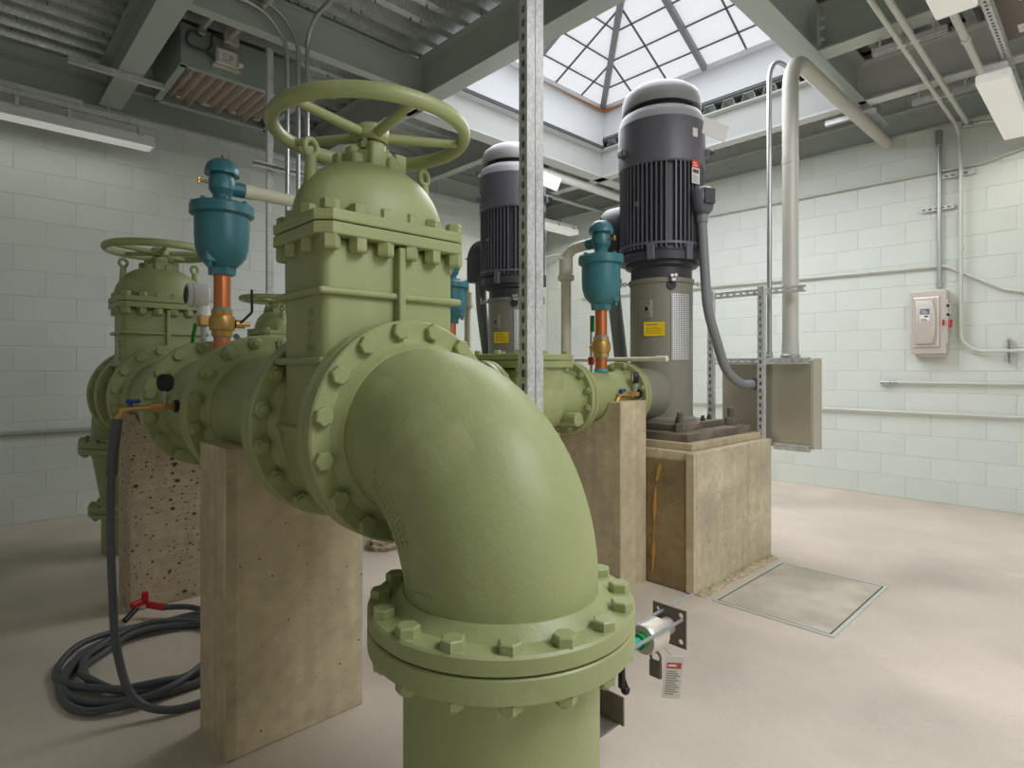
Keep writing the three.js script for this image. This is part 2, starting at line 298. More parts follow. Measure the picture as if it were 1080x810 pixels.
for (const [a, b, c, d] of [[X0, 0.96, Z1, Z0], [0.96, 2.9, Z1, QZ0], [0.96, QX0 - 0.02, QZ0, QZ1], [QX1 + 0.02, 2.9, QZ0, QZ1], [0.96, 2.9, QZ1, Z0], [2.9, OX1 + 0.08, Z1, OZ0 - 0.04], [2.9, OX1 + 0.08, OZ1 + 0.04, Z0], [OX1 + 0.006, X1, Z1, Z0]]) mesh('deck_panel', deckPanel(a, b, c, d), M.galvDark, ceil);
for (const [a, b, c, d] of [[X0 - 0.2, QX0 - 0.03, Z1 - 0.2, Z0 + 0.2], [QX0 - 0.03, QX1 + 0.03, Z1 - 0.2, QZ0 - 0.03], [QX0 - 0.03, QX1 + 0.03, QZ1 + 0.03, Z0 + 0.2], [QX1 + 0.03, OX0 - 0.06, Z1 - 0.2, Z0 + 0.2], [OX0 - 0.06, OX1 + 0.06, Z1 - 0.2, OZ0 - 0.06], [OX0 - 0.06, OX1 + 0.06, OZ1 + 0.06, Z0 + 0.2], [OX1 + 0.06, X1 + 0.2, Z1 - 0.2, Z0 + 0.2]]) mesh('roof_slab', box(b - a, 0.2, d - c, (a + b) / 2, 4.04, (c + d) / 2), M.steel, ceil);
{ // the little clips pressed into the deck seams
  const list = [];
  for (let i = 0; i < 150; i++) { const k = Math.floor(-29 + rnd() * 20), x = -0.5 + rnd() * 3.3; list.push(box(0.006, 0.026, 0.01, x, DECK - 0.011, k * 0.2032 + 0.03 + (rnd() < 0.5 ? 0.012 : -0.012))); }
  const m = mesh('deck_clips', list, M.barThin, ceil); m.userData.kind = 'stuff';
}
// steel beams: an I section, its bottom at y = 3.5
function beamGeo(len, h = 0.34, w = 0.165, tf = 0.014, tw = 0.012) {
  const a = w / 2, b = tw / 2, s = [[-a, 0], [a, 0], [a, tf], [b, tf + 0.004], [b, h - tf - 0.004], [a, h - tf], [a, h], [-a, h], [-a, h - tf], [-b, h - tf - 0.004], [-b, tf + 0.004], [-a, tf]];
  return extrude(s, len);
}
const along = { z: (x, z0, z1, y = 3.5, h, w) => beamGeo(z1 - z0, h, w).translate(x, y, z0), x: (z, x0, x1, y = 3.5, h, w) => beamGeo(x1 - x0, h, w).rotateY(PI / 2).translate(x0, y, z) };
struct(mesh('beam', along.z(0.985, Z1 + 0.01, Z0 - 0.01), M.steel));
struct(mesh('beam', along.z(2.897, Z1 + 0.01, Z0 - 0.01), M.steel));
struct(mesh('beam', along.x(-1.585, 2.91, X1 - 0.3), M.steel));
struct(mesh('beam', along.x(OZ0 - 0.085, 2.91, X1 - 0.3), M.steelPale));
struct(mesh('beam', along.z(5.622, Z1 + 0.3, Z0 - 0.3, 3.5, 0.34, 0.135), M.steelPale));
struct(mesh('beam', along.z(4.53, -1.5, Z0 - 0.3), M.steel));
struct(mesh('beam', along.x(-4.13, 0.99, 2.89, 3.56, 0.28, 0.09), M.steel));
struct(mesh('beam', along.x(-4.13, X0, 0.98, 3.56, 0.28, 0.09), M.steel));
struct(mesh('beam', along.x(-2.2, 0.99, 2.89, 3.56, 0.28, 0.09), M.steel));
struct(mesh('beam', along.x(-2.2, X0, 0.98, 3.56, 0.28, 0.09), M.steel));
struct(mesh('beam', along.z(4.27, Z1 + 0.15, OZ0 - 0.1, 3.56, 0.28, 0.1), M.steel));
// the beam end plates and bolts that show beside the skylight
for (const [x, z] of [[4.53, -1.49]]) { const g = [box(0.1, 0.2, 0.012, x - 0.075, 3.64, z), ...[3.58, 3.66, 3.73].map((y) => cyl(0.016, 0, 0.03, 'z', 8).translate(x - 0.08, y, z + 0.004))]; struct(mesh('trim', g, M.steel)); }
// ledgers along the two walls
function ledger(len) { return extrude([[0, 0], [0.05, 0], [0.05, 0.01], [0.012, 0.014], [0.012, 0.211], [0.08, 0.215], [0.08, 0.225], [0, 0.225]], len); }
struct(mesh('trim_1', ledger(Z0 - Z1 - 0.02).rotateY(PI).translate(X1 - 0.002, 3.468, Z0 - 0.01), M.steel));
struct(mesh('trim_2', ledger(X1 - X0 - 0.02).rotateY(-PI / 2).translate(X1 - 0.01, 3.48, Z1 + 0.002), M.steel));
{ const list = []; for (let z = Z1 + 0.5; z < 0.4; z += 0.61) list.push(cyl(0.018, 0, 0.02, 'x', 8).translate(X1 - 0.034, 3.6, z)); struct(mesh('trim_3', list, M.steel)); }

// ---------------------------------------------------------------- skylight: a hipped pyramid of frosted panes on a white curb
function skylight(OX0, OX1, OZ0, OZ1, name) {
  const w = structGroup(name), CY0 = 3.83, CY1 = 4.29, APEX = 4.99, cx = (OX0 + OX1) / 2, cz = (OZ0 + OZ1) / 2;
  const side = [[OX0, OZ0, OX1, OZ0], [OX1, OZ0, OX1, OZ1], [OX1, OZ1, OX0, OZ1], [OX0, OZ1, OX0, OZ0]];
  for (const [ax, az, bx, bz] of side) {
    const L = Math.hypot(bx - ax, bz - az), mx = (ax + bx) / 2, mz = (az + bz) / 2, nx = (mx - cx) / (L / 2), nz = (mz - cz) / (L / 2), alongX = Math.abs(bx - ax) > 0.1;
    const low = alongX ? CY0 : CY0 + 0.1, panel = (h, t, y, o) => alongX ? box(L, h, t, mx, y, mz + nz * o) : box(t, h, L, mx + nx * o, y, mz);
    mesh('curb_panel', panel(CY1 - low, 0.03, (low + CY1) / 2, 0.016), M.curb, w);
    mesh('curb_sill', panel(0.05, 0.045, CY1 + 0.012, -0.004), M.curb, w);
    const lip = panel(0.012, 0.02, low + 0.006, -0.006), lip2 = panel(0.008, 0.012, low + 0.03, -0.002);
    mesh('flashing_strip', [lip, lip2], M.barThin, w);
    // the pane grid of this slope, from eave corners A, B to the apex
    const A = V(ax, CY1 + 0.03, az), B = V(bx, CY1 + 0.03, bz), C = V(cx, APEX, cz), P = (u, v) => { const e = A.clone().lerp(B, u), up = C.clone().sub(A.clone().lerp(B, 0.5)); return e.addScaledVector(up, v); };
    const us = [0, 1 / 6, 2 / 6, 0.5, 4 / 6, 5 / 6, 1], vs = [0, 0.151, 0.34, 0.527, 0.71, 0.88, 1];
    const nrm = B.clone().sub(A).cross(C.clone().sub(A)).normalize(); if (nrm.y < 0) nrm.negate();
    const clip = (poly, f) => { const out = []; poly.forEach((p, i) => { const q = poly[(i + 1) % poly.length], a = f(p), b = f(q); if (a >= 0) out.push(p); if (a * b < 0) { const t = a / (a - b); out.push([p[0] + (q[0] - p[0]) * t, p[1] + (q[1] - p[1]) * t]); } }); return out; };
    const gap = 0.004;
    for (let i = 0; i < 6; i++) for (let j = 0; j < 6; j++) {
      let poly = [[us[i] + gap, vs[j] + gap], [us[i + 1] - gap, vs[j] + gap], [us[i + 1] - gap, vs[j + 1] - gap], [us[i] + gap, vs[j + 1] - gap]];
      poly = clip(poly, (p) => 2 * p[0] - p[1] - 0.02); if (poly.length > 2) poly = clip(poly, (p) => 2 - 2 * p[0] - p[1] - 0.02);
      if (poly.length < 3) continue;
      const pts = poly.map(([u, v]) => P(u, v)), pos = [], up = nrm.clone().multiplyScalar(0.006), N = pts.length, push = (...q) => q.forEach((p) => pos.push(p.x, p.y, p.z));
      const hi = pts.map((p) => p.clone().add(up));
      for (let k = 1; k < N - 1; k++) { push(pts[0], pts[k + 1], pts[k]); push(hi[0], hi[k], hi[k + 1]); }
      for (let k = 0; k < N; k++) { const l = (k + 1) % N; push(pts[k], pts[l], hi[l]); push(pts[k], hi[l], hi[k]); }
      const g = new THREE.BufferGeometry(); g.setAttribute('position', new THREE.Float32BufferAttribute(pos, 3)); g.computeVertexNormals();
      mesh('skylight_pane', g, M.pane, w);
    }
    const bar = (p, q, wd, ht, m, name) => { const d = q.clone().sub(p), g = box(wd, ht, d.length()); const mm = new THREE.Matrix4().lookAt(V(0, 0, 0), d, nrm).setPosition(p.clone().lerp(q, 0.5).addScaledVector(nrm, -ht / 2 + 0.008)); g.applyMatrix4(mm); mesh(name, g, m, w); };
    for (const v of vs.slice(1, 6)) bar(P(v / 2, v), P(1 - v / 2, v), 0.012, 0.02, M.barThin, 'glazing_bar');
    for (const u of [1 / 6, 2 / 6, 4 / 6, 5 / 6]) bar(P(u, 0), P(u, u < 0.5 ? 2 * u : 2 - 2 * u), 0.012, 0.02, M.barThin, 'glazing_bar');
    bar(P(0.5, 0), P(0.5, 1), 0.05, 0.06, M.bar, 'rafter');
    const h0 = P(0, 0), h1 = P(0, 0).lerp(C, 0.999); bar(h0, h1, 0.06, 0.07, M.bar, 'hip_rafter');
  }
  if (name !== 'window_1') return;
  // amber sealant squeezed out along the far corner
  const s1 = smooth([V(OX1 - 0.03, 4.262, OZ0 + 0.035), V(OX1 - 0.3, 4.262, OZ0 + 0.03), V(OX1 - 0.62, 4.27, OZ0 + 0.024), V(OX1 - 1.4, 4.28, OZ0 + 0.02)], 24);
  const s2 = smooth([V(OX1 - 0.035, 4.262, OZ0 + 0.03), V(OX1 - 0.03, 4.262, OZ0 + 0.3), V(OX1 - 0.024, 4.275, OZ0 + 0.55)], 18);
  mesh('sealant', tube(s1, (t) => 0.016 * (1 - 0.8 * t), 8), M.sealant, w); mesh('sealant', tube(s2, (t) => 0.018 * (1 - 0.8 * t), 8), M.sealant, w);
}
skylight(OX0, OX1, OZ0, OZ1, 'window_1'); skylight(QX0, QX1, QZ0, QZ1, 'window_2');

// ---------------------------------------------------------------- pipework builders; local z is the pipe axis
const P16 = { r: 0.218, R: 0.294, t: 0.036, bc: 0.268, n: 16, b: 0.024, h: 0.019 }, P10 = { r: 0.141, R: 0.203, t: 0.03, bc: 0.178, n: 12, b: 0.0185, h: 0.015 }, P12 = { r: 0.167, R: 0.241, t: 0.032, bc: 0.214, n: 12, b: 0.02, h: 0.017 };
const AX = { z: (c, s, t) => [c, s, t], y: (c, s, t) => [c, t, s], x: (c, s, t) => [t, c, s] };
function flange(parent, S, axis, at, dir, kind = 'bolt', o = {}) {   // its joint face at "at", its body towards dir, the bolts on the far side of it
  const R = S.R, t = S.t, d = dir, hub = S.r + 0.026;
  const pts = [[0, 0], [R - 0.003, 0], [R, 0.003], [R, t - 0.005], [R - 0.005, t], [hub, t], [S.r + 0.012, t + 0.012], [S.r + 0.002, t + 0.024], [0, t + 0.024]];
  const g = lathe(d > 0 ? pts.map(([r, a]) => [r, at + a]) : pts.map(([r, a]) => [r, at - a]).reverse(), 72, axis, 0.35);
  if (o.x || o.y || o.z) g.translate(o.x || 0, o.y || 0, o.z || 0);
  const f = mesh('flange', g, o.mat || M.green, parent), hg = hexOn(axis, d, S.b, S.h, kind);
  for (let i = 0; i < S.n; i++) {
    const a = (i + 0.5) * 2 * PI / S.n + (o.spin || 0), p = AX[axis](Math.cos(a) * S.bc, Math.sin(a) * S.bc, at + d * t);
    const m = mesh(kind, hg, o.mat || M.green, f); m.position.set(p[0] + (o.x || 0), p[1] + (o.y || 0), p[2] + (o.z || 0));
    const tw = (i * 0.7) % 1; if (axis === 'z') m.rotation.z = tw; else if (axis === 'y') m.rotation.y = tw; else m.rotation.x = tw;
  }
  return f;
}
function spool(label, pos, len, S, turn, kinds = ['bolt', 'bolt'], group) {   // from local z = 0 to -len
  const t = thing('pipe_spool', label, 'pipe', pos, group, turn);
  mesh('pipe_barrel', cyl(S.r, -len + 0.004, -0.004, 'z', 64), M.green, t);
  flange(t, S, 'z', -0.002, -1, kinds[0]); flange(t, S, 'z', -len + 0.002, 1, kinds[1]);
  return t;
}
// where a sweep goes round a quarter bend from direction -z (coming from z = back) down to -y
function elbowPath(fz, ax, drop, Rb) { const pts = [V(0, 0, fz)]; pts.push(V(0, 0, ax - Rb)); for (let i = 0; i <= 20; i++) { const a = i / 20 * PI / 2; pts.push(V(0, -Rb + Rb * Math.cos(a), ax - Rb + Rb * Math.sin(a))); } pts.push(V(0, -drop, ax)); return pts; }
function makeElbow(label, pos, lenFlange) {            // origin on the header axis at the vertical flange's joint face; it bends towards +z and down
  const t = thing('pipe_elbow', label, 'pipe elbow', pos), cf = 0.378, S = P16;
  const pts = elbowPath(0.004, cf, cf - 0.004, 0.32);
  mesh('bend', tube(pts, (u) => 0.214 + 0.008 * Math.sin(PI * u), 72), M.greenCast, t);
  { // worn casting marks: short raised strokes in three rows on the inner bend, and a line by each flange
    const list = [], rc = 0.32, c0 = V(0, -rc, cf - rc);
    const put = (th, ph, r = 0.2215) => { const n = V(Math.cos(ph), 0, 0).addScaledVector(V(0, Math.cos(th), Math.sin(th)), Math.sin(ph)), p = c0.clone().add(V(0, Math.cos(th), Math.sin(th)).multiplyScalar(rc)).addScaledVector(n, r); const g = box(0.0035, 0.011 + 0.004 * rnd(), 0.004); g.rotateZ((rnd() - 0.5) * 1.6); g.applyMatrix4(new THREE.Matrix4().makeBasis(V(0, -Math.sin(th), Math.cos(th)), V(0, Math.cos(th), Math.sin(th)).cross(V(1, 0, 0)).cross(n).normalize(), n).setPosition(p)); list.push(g); };
    for (let r = 0; r < 3; r++) for (let i = 0; i < 13; i++) put(0.52 + i * 0.05, PI + 0.1 + r * 0.1);
    for (let i = 0; i < 7; i++) put(0.12, PI - 0.05 + i * 0.06, 0.2165); for (let i = 0; i < 6; i++) put(1.46, PI + 0.1 - i * 0.07, 0.2165);
    mesh('casting_marks', list, M.greenCast, t);
  }
  flange(t, S, 'z', 0.002, 1, 'bolt'); flange(t, S, 'y', -cf + 0.002, 1, 'bolt', { z: cf, spin: 0.1 });
  return t;
}
function makeValve(label, pos, turn = 0, scale = 1) {
  const t = thing('gate_valve', label, 'gate valve', pos, undefined, turn), S = P16, hl = 0.188;
  t.scale.setScalar(scale);
  // body: a flat oval case, rounded at the bottom, square at the top
  const W = 0.212, B = 0.125, top = 0.512, sh = new THREE.Shape(); sh.moveTo(-W, top); sh.lineTo(-W, -0.02); sh.bezierCurveTo(-W, -0.18, -0.12, -0.245, 0, -0.245); sh.bezierCurveTo(0.12, -0.245, W, -0.18, W, -0.02); sh.lineTo(W, top);
  const body = extrude(sh, 2 * B, 0.03, [], 4).translate(0, 0, -B);
  mesh('valve_body', [toCreasedNormals(body, 0.5), cyl(S.r, -hl + 0.005, hl - 0.005, 'z', 64)], M.greenCast, t);
  for (const y of [0.365, 0.185, 0.0]) { // strengthening bands round the case
    const g = rbox(2 * W + 0.034, 0.02, 2 * B + 0.034, 0.009, 0, y, 0);
    mesh('rib', g, M.greenCast, t);
  }
  for (const z of [-1, 1]) mesh('rib', rbox(0.022, 0.3, 0.03, 0.006, 0.01, top - 0.16, z * (B + 0.012)), M.greenCast, t);
  flange(t, S, 'z', hl, -1, 'nut'); flange(t, S, 'z', -hl, 1, 'nut');
  { // raised casting marks down the side of the case
    const list = []; [['8E', 0.345], ['CS', 0.315], ['S', 0.285], ['152', 0.25], ['200', 0.148], ['2', 0.118]].forEach(([w, y]) => { const g = new TextGeometry(w, { font: FONT, size: 0.02, depth: 0.004, curveSegments: 3 }); g.computeBoundingBox(); g.translate(-(g.boundingBox.max.x) / 2, y - 0.04, 0); list.push(g.rotateY(-PI / 2).translate(-W, 0, 0.055)); });
    mesh('casting_marks', list, M.greenCast, t);
  }
  // the two joined bonnet plates
  const pw = 0.238, pd = 0.163, c = 0.035, oct = [[-pw + c, -pd], [pw - c, -pd], [pw, -pd + c], [pw, pd - c], [pw - c, pd], [-pw + c, pd], [-pw, pd - c], [-pw, -pd + c]];
  const platG = (y0, h) => extrude(oct, h, 0.004).rotateX(-PI / 2).translate(0, y0, 0);
  const lower = mesh('body_plate', platG(0.506, 0.032), M.greenCast, t), upper = mesh('bonnet_plate', platG(0.541, 0.03), M.greenCast, t);
  const spots = []; for (let i = 0; i < 6; i++) for (const z of [-1, 1]) spots.push([(-2.5 + i) * 0.0795, z * (pd - 0.026)]); for (const x of [-1, 1]) spots.push([x * (pw - 0.026), 0.05], [x * (pw - 0.026), -0.05]);
  const up = merge([hexGeo(0.025, 0.026)]), dn = merge([hexGeo(0.026, 0.036, -1)]);
  for (const [x, z] of spots) { const a = mesh('bolt', up, M.greenCast, upper); a.position.set(x, 0.571, z); a.rotation.y = (x * 40) % 1; const b = mesh('nut', dn, M.greenCast, lower); b.position.set(x, 0.506, z); b.rotation.y = (x * 30) % 1; }
  const prof = []; for (let i = 0; i <= 16; i++) { const a = i / 16 * PI / 2; prof.push([Math.pow(Math.cos(a), 0.8) * 0.235, 0.56 + Math.sin(a) * 0.2]); } prof[16][0] = 0;
  const dome = lathe(prof, 64, 'y', 0.9).scale(1, 1, 0.655); dome.computeVertexNormals();
  mesh('bonnet_dome', toCreasedNormals(dome, 0.9), M.greenCast, t);
  // stuffing box: a block with four posts, gland bolts and the stem nut
  const st = [cyl(0.07, 0.7, 0.79, 'y', 24, 0.006), cyl(0.042, 0.78, 0.826, 'y', 24, 0.006), rbox(0.17, 0.05, 0.09, 0.014, 0, 0.755, 0)];
  for (const [x, z, h] of [[-0.062, 0.01, 0.8], [-0.022, 0.052, 0.812], [0.03, 0.06, 0.775], [0.068, 0.034, 0.8], [0.062, -0.03, 0.8], [0, -0.058, 0.8], [-0.082, -0.03, 0.785]]) st.push(rbox(0.042, 0.16, 0.04, 0.01, x, h - 0.08, z));
  mesh('stuffing_box', st, M.greenCast, t);
  for (const [x, z] of [[-0.04, 0.03], [0.05, 0.0]]) { const b = mesh('gland_bolt', merge([hexGeo(0.016, 0.018), cyl(0.008, 0, 0.028)]), M.greenCast, t); b.position.set(x, 0.795, z); }
  mesh('stem', cyl(0.022, 0.8, 0.86), M.brass, t);
  // handwheel with five spokes
  const HW = 0.848, R = 0.2735, hub = mesh('handwheel', lathe([[0, HW - 0.02], [0.044, HW - 0.02], [0.052, HW - 0.008], [0.05, HW + 0.02], [0.038, HW + 0.03], [0, HW + 0.03]], 32), M.green, t);
  const rimG = new THREE.TorusGeometry(R, 0.0175, 20, 96).rotateX(PI / 2).scale(1, 1.25, 1).translate(0, HW + 0.012, 0);
  mesh('rim', rimG, M.green, hub);
  for (let k = 0; k < 5; k++) { const a = k * 2 * PI / 5 + 0.42, d = V(Math.cos(a), 0, Math.sin(a)); mesh('spoke', tube([d.clone().multiplyScalar(0.03).setY(HW), d.clone().multiplyScalar(0.16).setY(HW + 0.006), d.clone().multiplyScalar(R).setY(HW + 0.012)], (u) => 0.0155 - 0.004 * u, 12), M.green, hub); }
  for (const x of [-1, 1]) { const e = mesh('eye_bolt', [tube([V(x * 0.186, 0.61, 0), V(x * 0.186, 0.742, 0)], (u) => 0.024 - 0.009 * u, 14)], M.green, t); mesh('eye_ring', new THREE.TorusGeometry(0.022, 0.0085, 12, 28).rotateY(0.35).translate(x * 0.186, 0.768, 0), M.green, e); }
  return t;
}
const HX = 0.893, HY = 1.083;
const J = [-1.345, -1.721, -2.35, -3.015, -3.77, -4.146];   // the joints of the header, front to back
const L1Z = -2.153, L2Z = -3.6, PX = 3.45;
// front elbow and riser
makeElbow('large sage green flanged pipe elbow in front, bending down to the bolted floor riser', [HX, HY, J[0]]);
{
  const t = thing('pipe_riser', 'sage green vertical pipe rising from the floor under the big front elbow', 'pipe', [HX, 0, J[0] + 0.378]);
  mesh('pipe_barrel', cyl(0.2185, 0.0, 0.70, 'y', 72), M.green, t);
  flange(t, { ...P16, t: 0.05 }, 'y', HY - 0.378 - 0.002, -1, 'nut', { spin: 0.1 });
}
makeValve('large front gate valve with sage green handwheel, bolted to the big elbow', [HX, HY, (J[0] + J[1]) / 2]);
function makeTee(label, z0, z1, bz) {
  const t = thing('pipe_tee', label, 'pipe tee', [HX, HY, z0]), L = z0 - z1, b = bz - z0;
  mesh('pipe_barrel', [cyl(P16.r, -L + 0.004, -0.004, 'z', 64), cyl(0.15, 0.1, 0.385, 'x', 48).translate(0, 0, b)], M.greenCast, t);
  flange(t, P16, 'z', -0.002, -1, 'nut'); flange(t, P16, 'z', -L + 0.002, 1, z0 > -2 ? 'nut' : 'bolt');
  flange(t, P10, 'x', 0.4, -1, 'nut', { z: b });
  return t;
}
makeTee('sage green pipe tee behind the front gate valve, above the nearest concrete pier', J[1], J[2], L1Z);
spool('sage green header spool carrying the left teal air valve and the hose tap', [HX, HY, J[2]], J[2] - J[3], P16, 0, ['nut', 'bolt']);
makeTee('sage green pipe tee beside the farther left gate valve, carrying the white transmitter', J[3], J[4], L2Z);
makeValve('farther gate valve near the left block wall, handwheel beside the teal air valve', [HX, HY, (J[4] + J[5]) / 2]);
spool('short sage green header spool behind the farther gate valve', [HX, HY, J[5]], 0.26, P16, 0);
{ // the far end: an elbow turning down, a reducer and the thinner drop to the floor
  const zf = J[5] - 0.26, t = thing('pipe_elbow', 'sage green elbow at the far end turning down by the left block wall', 'pipe elbow', [HX, HY, zf]), cf = 0.36;
  const pts = elbowPath(0.004, cf, cf - 0.004, 0.3).map((p) => V(p.x, p.y, -p.z));
  mesh('bend', tube(pts, 0.223, 56), M.greenCast, t); flange(t, P16, 'z', -0.002, -1, 'bolt'); flange(t, P16, 'y', -cf + 0.002, 1, 'nut', { z: -cf });
  const r = thing('pipe_reducer', 'sage green tapering reducer under the far elbow by the left wall', 'pipe reducer', [HX, 0.29, zf - cf]), top = HY - cf - 0.29;
  mesh('taper', lathe([[0, 0.03], [0.167, 0.03], [0.17, 0.06], [0.221, top - 0.06], [0.221, top - 0.03], [0, top - 0.03]], 48), M.greenCast, r);
  flange(r, P16, 'y', top - 0.002, -1, 'nut'); flange(r, P12, 'y', 0.002, 1, 'nut');
  const q = thing('pipe_riser', 'thin sage green pipe entering the floor under the far reducer', 'pipe', [HX, 0, zf - cf]);
  mesh('pipe_barrel', cyl(0.167, 0, 0.285, 'y', 48), M.green, q); flange(q, P12, 'y', 0.288, -1, 'nut');
}
// the two pump discharge lines, running along x at z
function dischargeLine(z, which) {
  const T = PI / 2, who = which === 1 ? 'nearer' : 'farther', y = HY;
  makeValve(which === 1 ? 'small sage green gate valve hidden behind the large front valve, its wheel edge just showing' : 'small sage green gate valve behind the slender steel post, only its handwheel showing', [HX + 0.402 + 0.13, y, z], T, 0.68);
  const a = 0.402 + 0.262, x0 = HX + a;
  const s = thing('pipe_spool', `short sage green spool left of the check valve on the ${who} pump line`, 'pipe', [x0, y, z], undefined, T);   // local +z is world +x
  mesh('pipe_barrel', cyl(P10.r, 0.004, 1.86 - x0 - 0.004, 'z', 48), M.green, s); flange(s, P10, 'z', 0.002, 1, 'nut'); flange(s, P10, 'z', 1.86 - x0 - 0.002, -1, 'nut');
  // swing check valve
  const L = 0.63, c = thing('check_valve', which === 1 ? 'sage green check valve with flat bolted lid, behind the slotted steel strut' : 'farther sage green check valve with flat lid, in front of the back pump', 'check valve', [1.86, y, z], undefined, T);
  const sh = new THREE.Shape(); sh.moveTo(-0.155, 0.17); sh.lineTo(-0.155, -0.02); sh.bezierCurveTo(-0.155, -0.13, -0.09, -0.165, 0, -0.165); sh.bezierCurveTo(0.09, -0.165, 0.155, -0.13, 0.155, -0.02); sh.lineTo(0.155, 0.17);
  mesh('valve_body', [toCreasedNormals(extrude(sh, 0.34, 0.03, [], 4).translate(0, 0, 0.1), 0.5), lathe([[0, 0.02], [0.141, 0.02], [0.15, 0.1], [0.166, 0.25], [0.166, 0.33], [0.15, 0.52], [0.141, 0.61], [0, 0.61]], 48, 'z', 0.4)], M.greenCast, c);
  mesh('body_plate', rbox(0.36, 0.035, 0.4, 0.006, 0, 0.185, 0.27), M.greenCast, c);
  const lid = mesh('lid', rbox(0.36, 0.032, 0.4, 0.006, 0, 0.221, 0.27), M.greenCast, c), hb = merge([hexGeo(0.019, 0.018)]), hn = merge([hexGeo(0.019, 0.02, -1)]);
  for (const [bx, bz] of [[-0.15, 0.1], [0, 0.1], [0.15, 0.1], [-0.15, 0.44], [0, 0.44], [0.15, 0.44], [-0.15, 0.27], [0.15, 0.27]]) { const b = mesh('bolt', hb, M.greenCast, lid); b.position.set(bx, 0.237, bz); const n = mesh('nut', hn, M.greenCast, lid); n.position.set(bx, 0.168, bz); }
  mesh('side_boss', cyl(0.036, -0.215, -0.1, 'x', 24, 0.003).translate(0, -0.1, 0.47), M.greenCast, c);
  flange(c, P10, 'z', 0.002, 1, 'nut'); flange(c, P10, 'z', L - 0.002, -1, 'nut');
  const d = thing('pipe_spool', `sage green spool under the teal air valve of the ${who} pump line`, 'pipe', [2.49, y, z], undefined, T), DL = 0.508;
  mesh('pipe_barrel', cyl(P10.r, 0.004, DL - 0.004, 'z', 48), M.green, d); flange(d, P10, 'z', 0.002, 1, 'nut'); flange(d, P10, 'z', DL - 0.002, -1, 'nut');
}
dischargeLine(L1Z, 1); dischargeLine(L2Z, 2);

// ---------------------------------------------------------------- concrete piers and plinths
function pier(name, label, x0, x1, z0, z1, h, mat, cut, axis) {   // a slab with a cradle for the pipe; it stands across the pipe
  const w = axis === 'z' ? x1 - x0 : z1 - z0, d = axis === 'z' ? z1 - z0 : x1 - x0, o = cut.at, s = new THREE.Shape();
  s.moveTo(-w / 2, 0); s.lineTo(w / 2, 0); s.lineTo(w / 2, h); const dx = Math.sqrt(Math.max(0, cut.r * cut.r - (cut.y - h) ** 2)), a0 = Math.atan2(h - cut.y, dx);
  s.lineTo(o + dx, h); s.absarc(o, cut.y, cut.r, a0, PI - a0, true); s.lineTo(-w / 2, h); s.lineTo(-w / 2, 0);
  const g = extrude(s, d, 0.006, [], 1, 24).translate(0, 0, -d / 2); if (axis === 'x') g.rotateY(PI / 2);
  const t = thing(name, label, 'concrete pier', [(x0 + x1) / 2, 0, (z0 + z1) / 2]);
  mesh('pier_block', toCreasedNormals(g, 0.3), mat, t);
  return t;
}
{
  const a = pier('concrete_pier', 'nearest concrete pier, smooth tan slab under the front gate valve and tee', 0.62, 1.105, -2.215, -1.955, 0.995, M.conA, { at: HX - 0.8625, y: HY, r: 0.223 }, 'z');
  for (const [x, sx] of [[0.62, 1]]) mesh('edge_strip', box(0.03, 0.985, 0.0035, x + 0.018, 0.5, 0.13 - 2.085 + 0.0012).translate(-0.8625, 0, 2.085), M.grout, a);
  const b = pier('concrete_pier', 'pitted concrete pier behind the black hose, under the left header', 0.65, 1.13, -3.76, -3.5, 1.01, M.conB, { at: HX - 0.89, y: HY, r: 0.223 }, 'z');
}
for (const [z, label] of [[L1Z, 'concrete pier beside the pump plinth, cradling the nearer pump line'], [L2Z, 'concrete pier cradling the farther pump line, mostly hidden behind the check valve']]) pier('concrete_pier', label, 2.68, 2.932, z - 0.23, z + 0.225, 1.06, M.conA, { at: 0, y: HY, r: 0.143 }, 'x');
function plinth(dz, label) {
  const t = thing('pump_plinth', label, 'plinth', [PX, 0, L1Z + dz]), x0 = 2.95 - PX, x1 = 3.95 - PX, z0 = -0.53, z1 = 0.53, h = 0.78;
  const parts = [[x0, x0 + 0.64], [x0 + 0.646, x1]];   // a joint down the front face parts the block in two
  for (const [a, b] of parts) mesh('plinth_block', rbox(b - a, h, z1 - z0, 0.008, (a + b) / 2, h / 2, 0), M.conC, t);
  mesh('stained_face', rbox(0.012, h - 0.06, z1 - z0 - 0.09, 0.004, x0 - 0.003, h / 2 - 0.02, -0.01), M.conStain, t);
  mesh('corner_strip', rbox(0.02, h - 0.01, 0.05, 0.004, x0 - 0.006, h / 2, z1 - 0.028), M.conA, t);
  mesh('ochre_run', tube(smooth([V(x0 - 0.009, 0.7, z1 - 0.22), V(x0 - 0.01, 0.55, z1 - 0.25), V(x0 - 0.01, 0.3, z1 - 0.26), V(x0 - 0.01, 0.06, z1 - 0.27)], 24), (u) => 0.008 + 0.006 * Math.sin(u * 17) + 0.003 * Math.sin(u * 41), 7), M.ochre, t);
  const pour = []; for (const y of [0.52, 0.29]) pour.push(rbox(0.63, 0.004, 0.003, 0.001, x0 + 0.33, y + 0.01, z1 + 0.0005)); mesh('pour_line', pour, M.conA, t);
  // crumbly mortar fillet on the floor along the front
  const fl = []; for (let i = 0; i < 34; i++) { const r = 0.012 + 0.016 * rnd(); const g = new THREE.IcosahedronGeometry(r, 0).scale(1.6, 0.6, 1.2).rotateY(rnd() * 3); fl.push(g.translate(x0 + 0.02 + i * 0.029, 0.004, z1 + 0.012 + rnd() * 0.03)); }
  const m = mesh('mortar_crumbs', fl, M.conA, t); m.userData.kind = 'stuff';
  mesh('grout_pad', rbox(0.9, 0.042, 0.96, 0.006, -0.0, h + 0.021, 0), M.grout, t);
  return t;
}
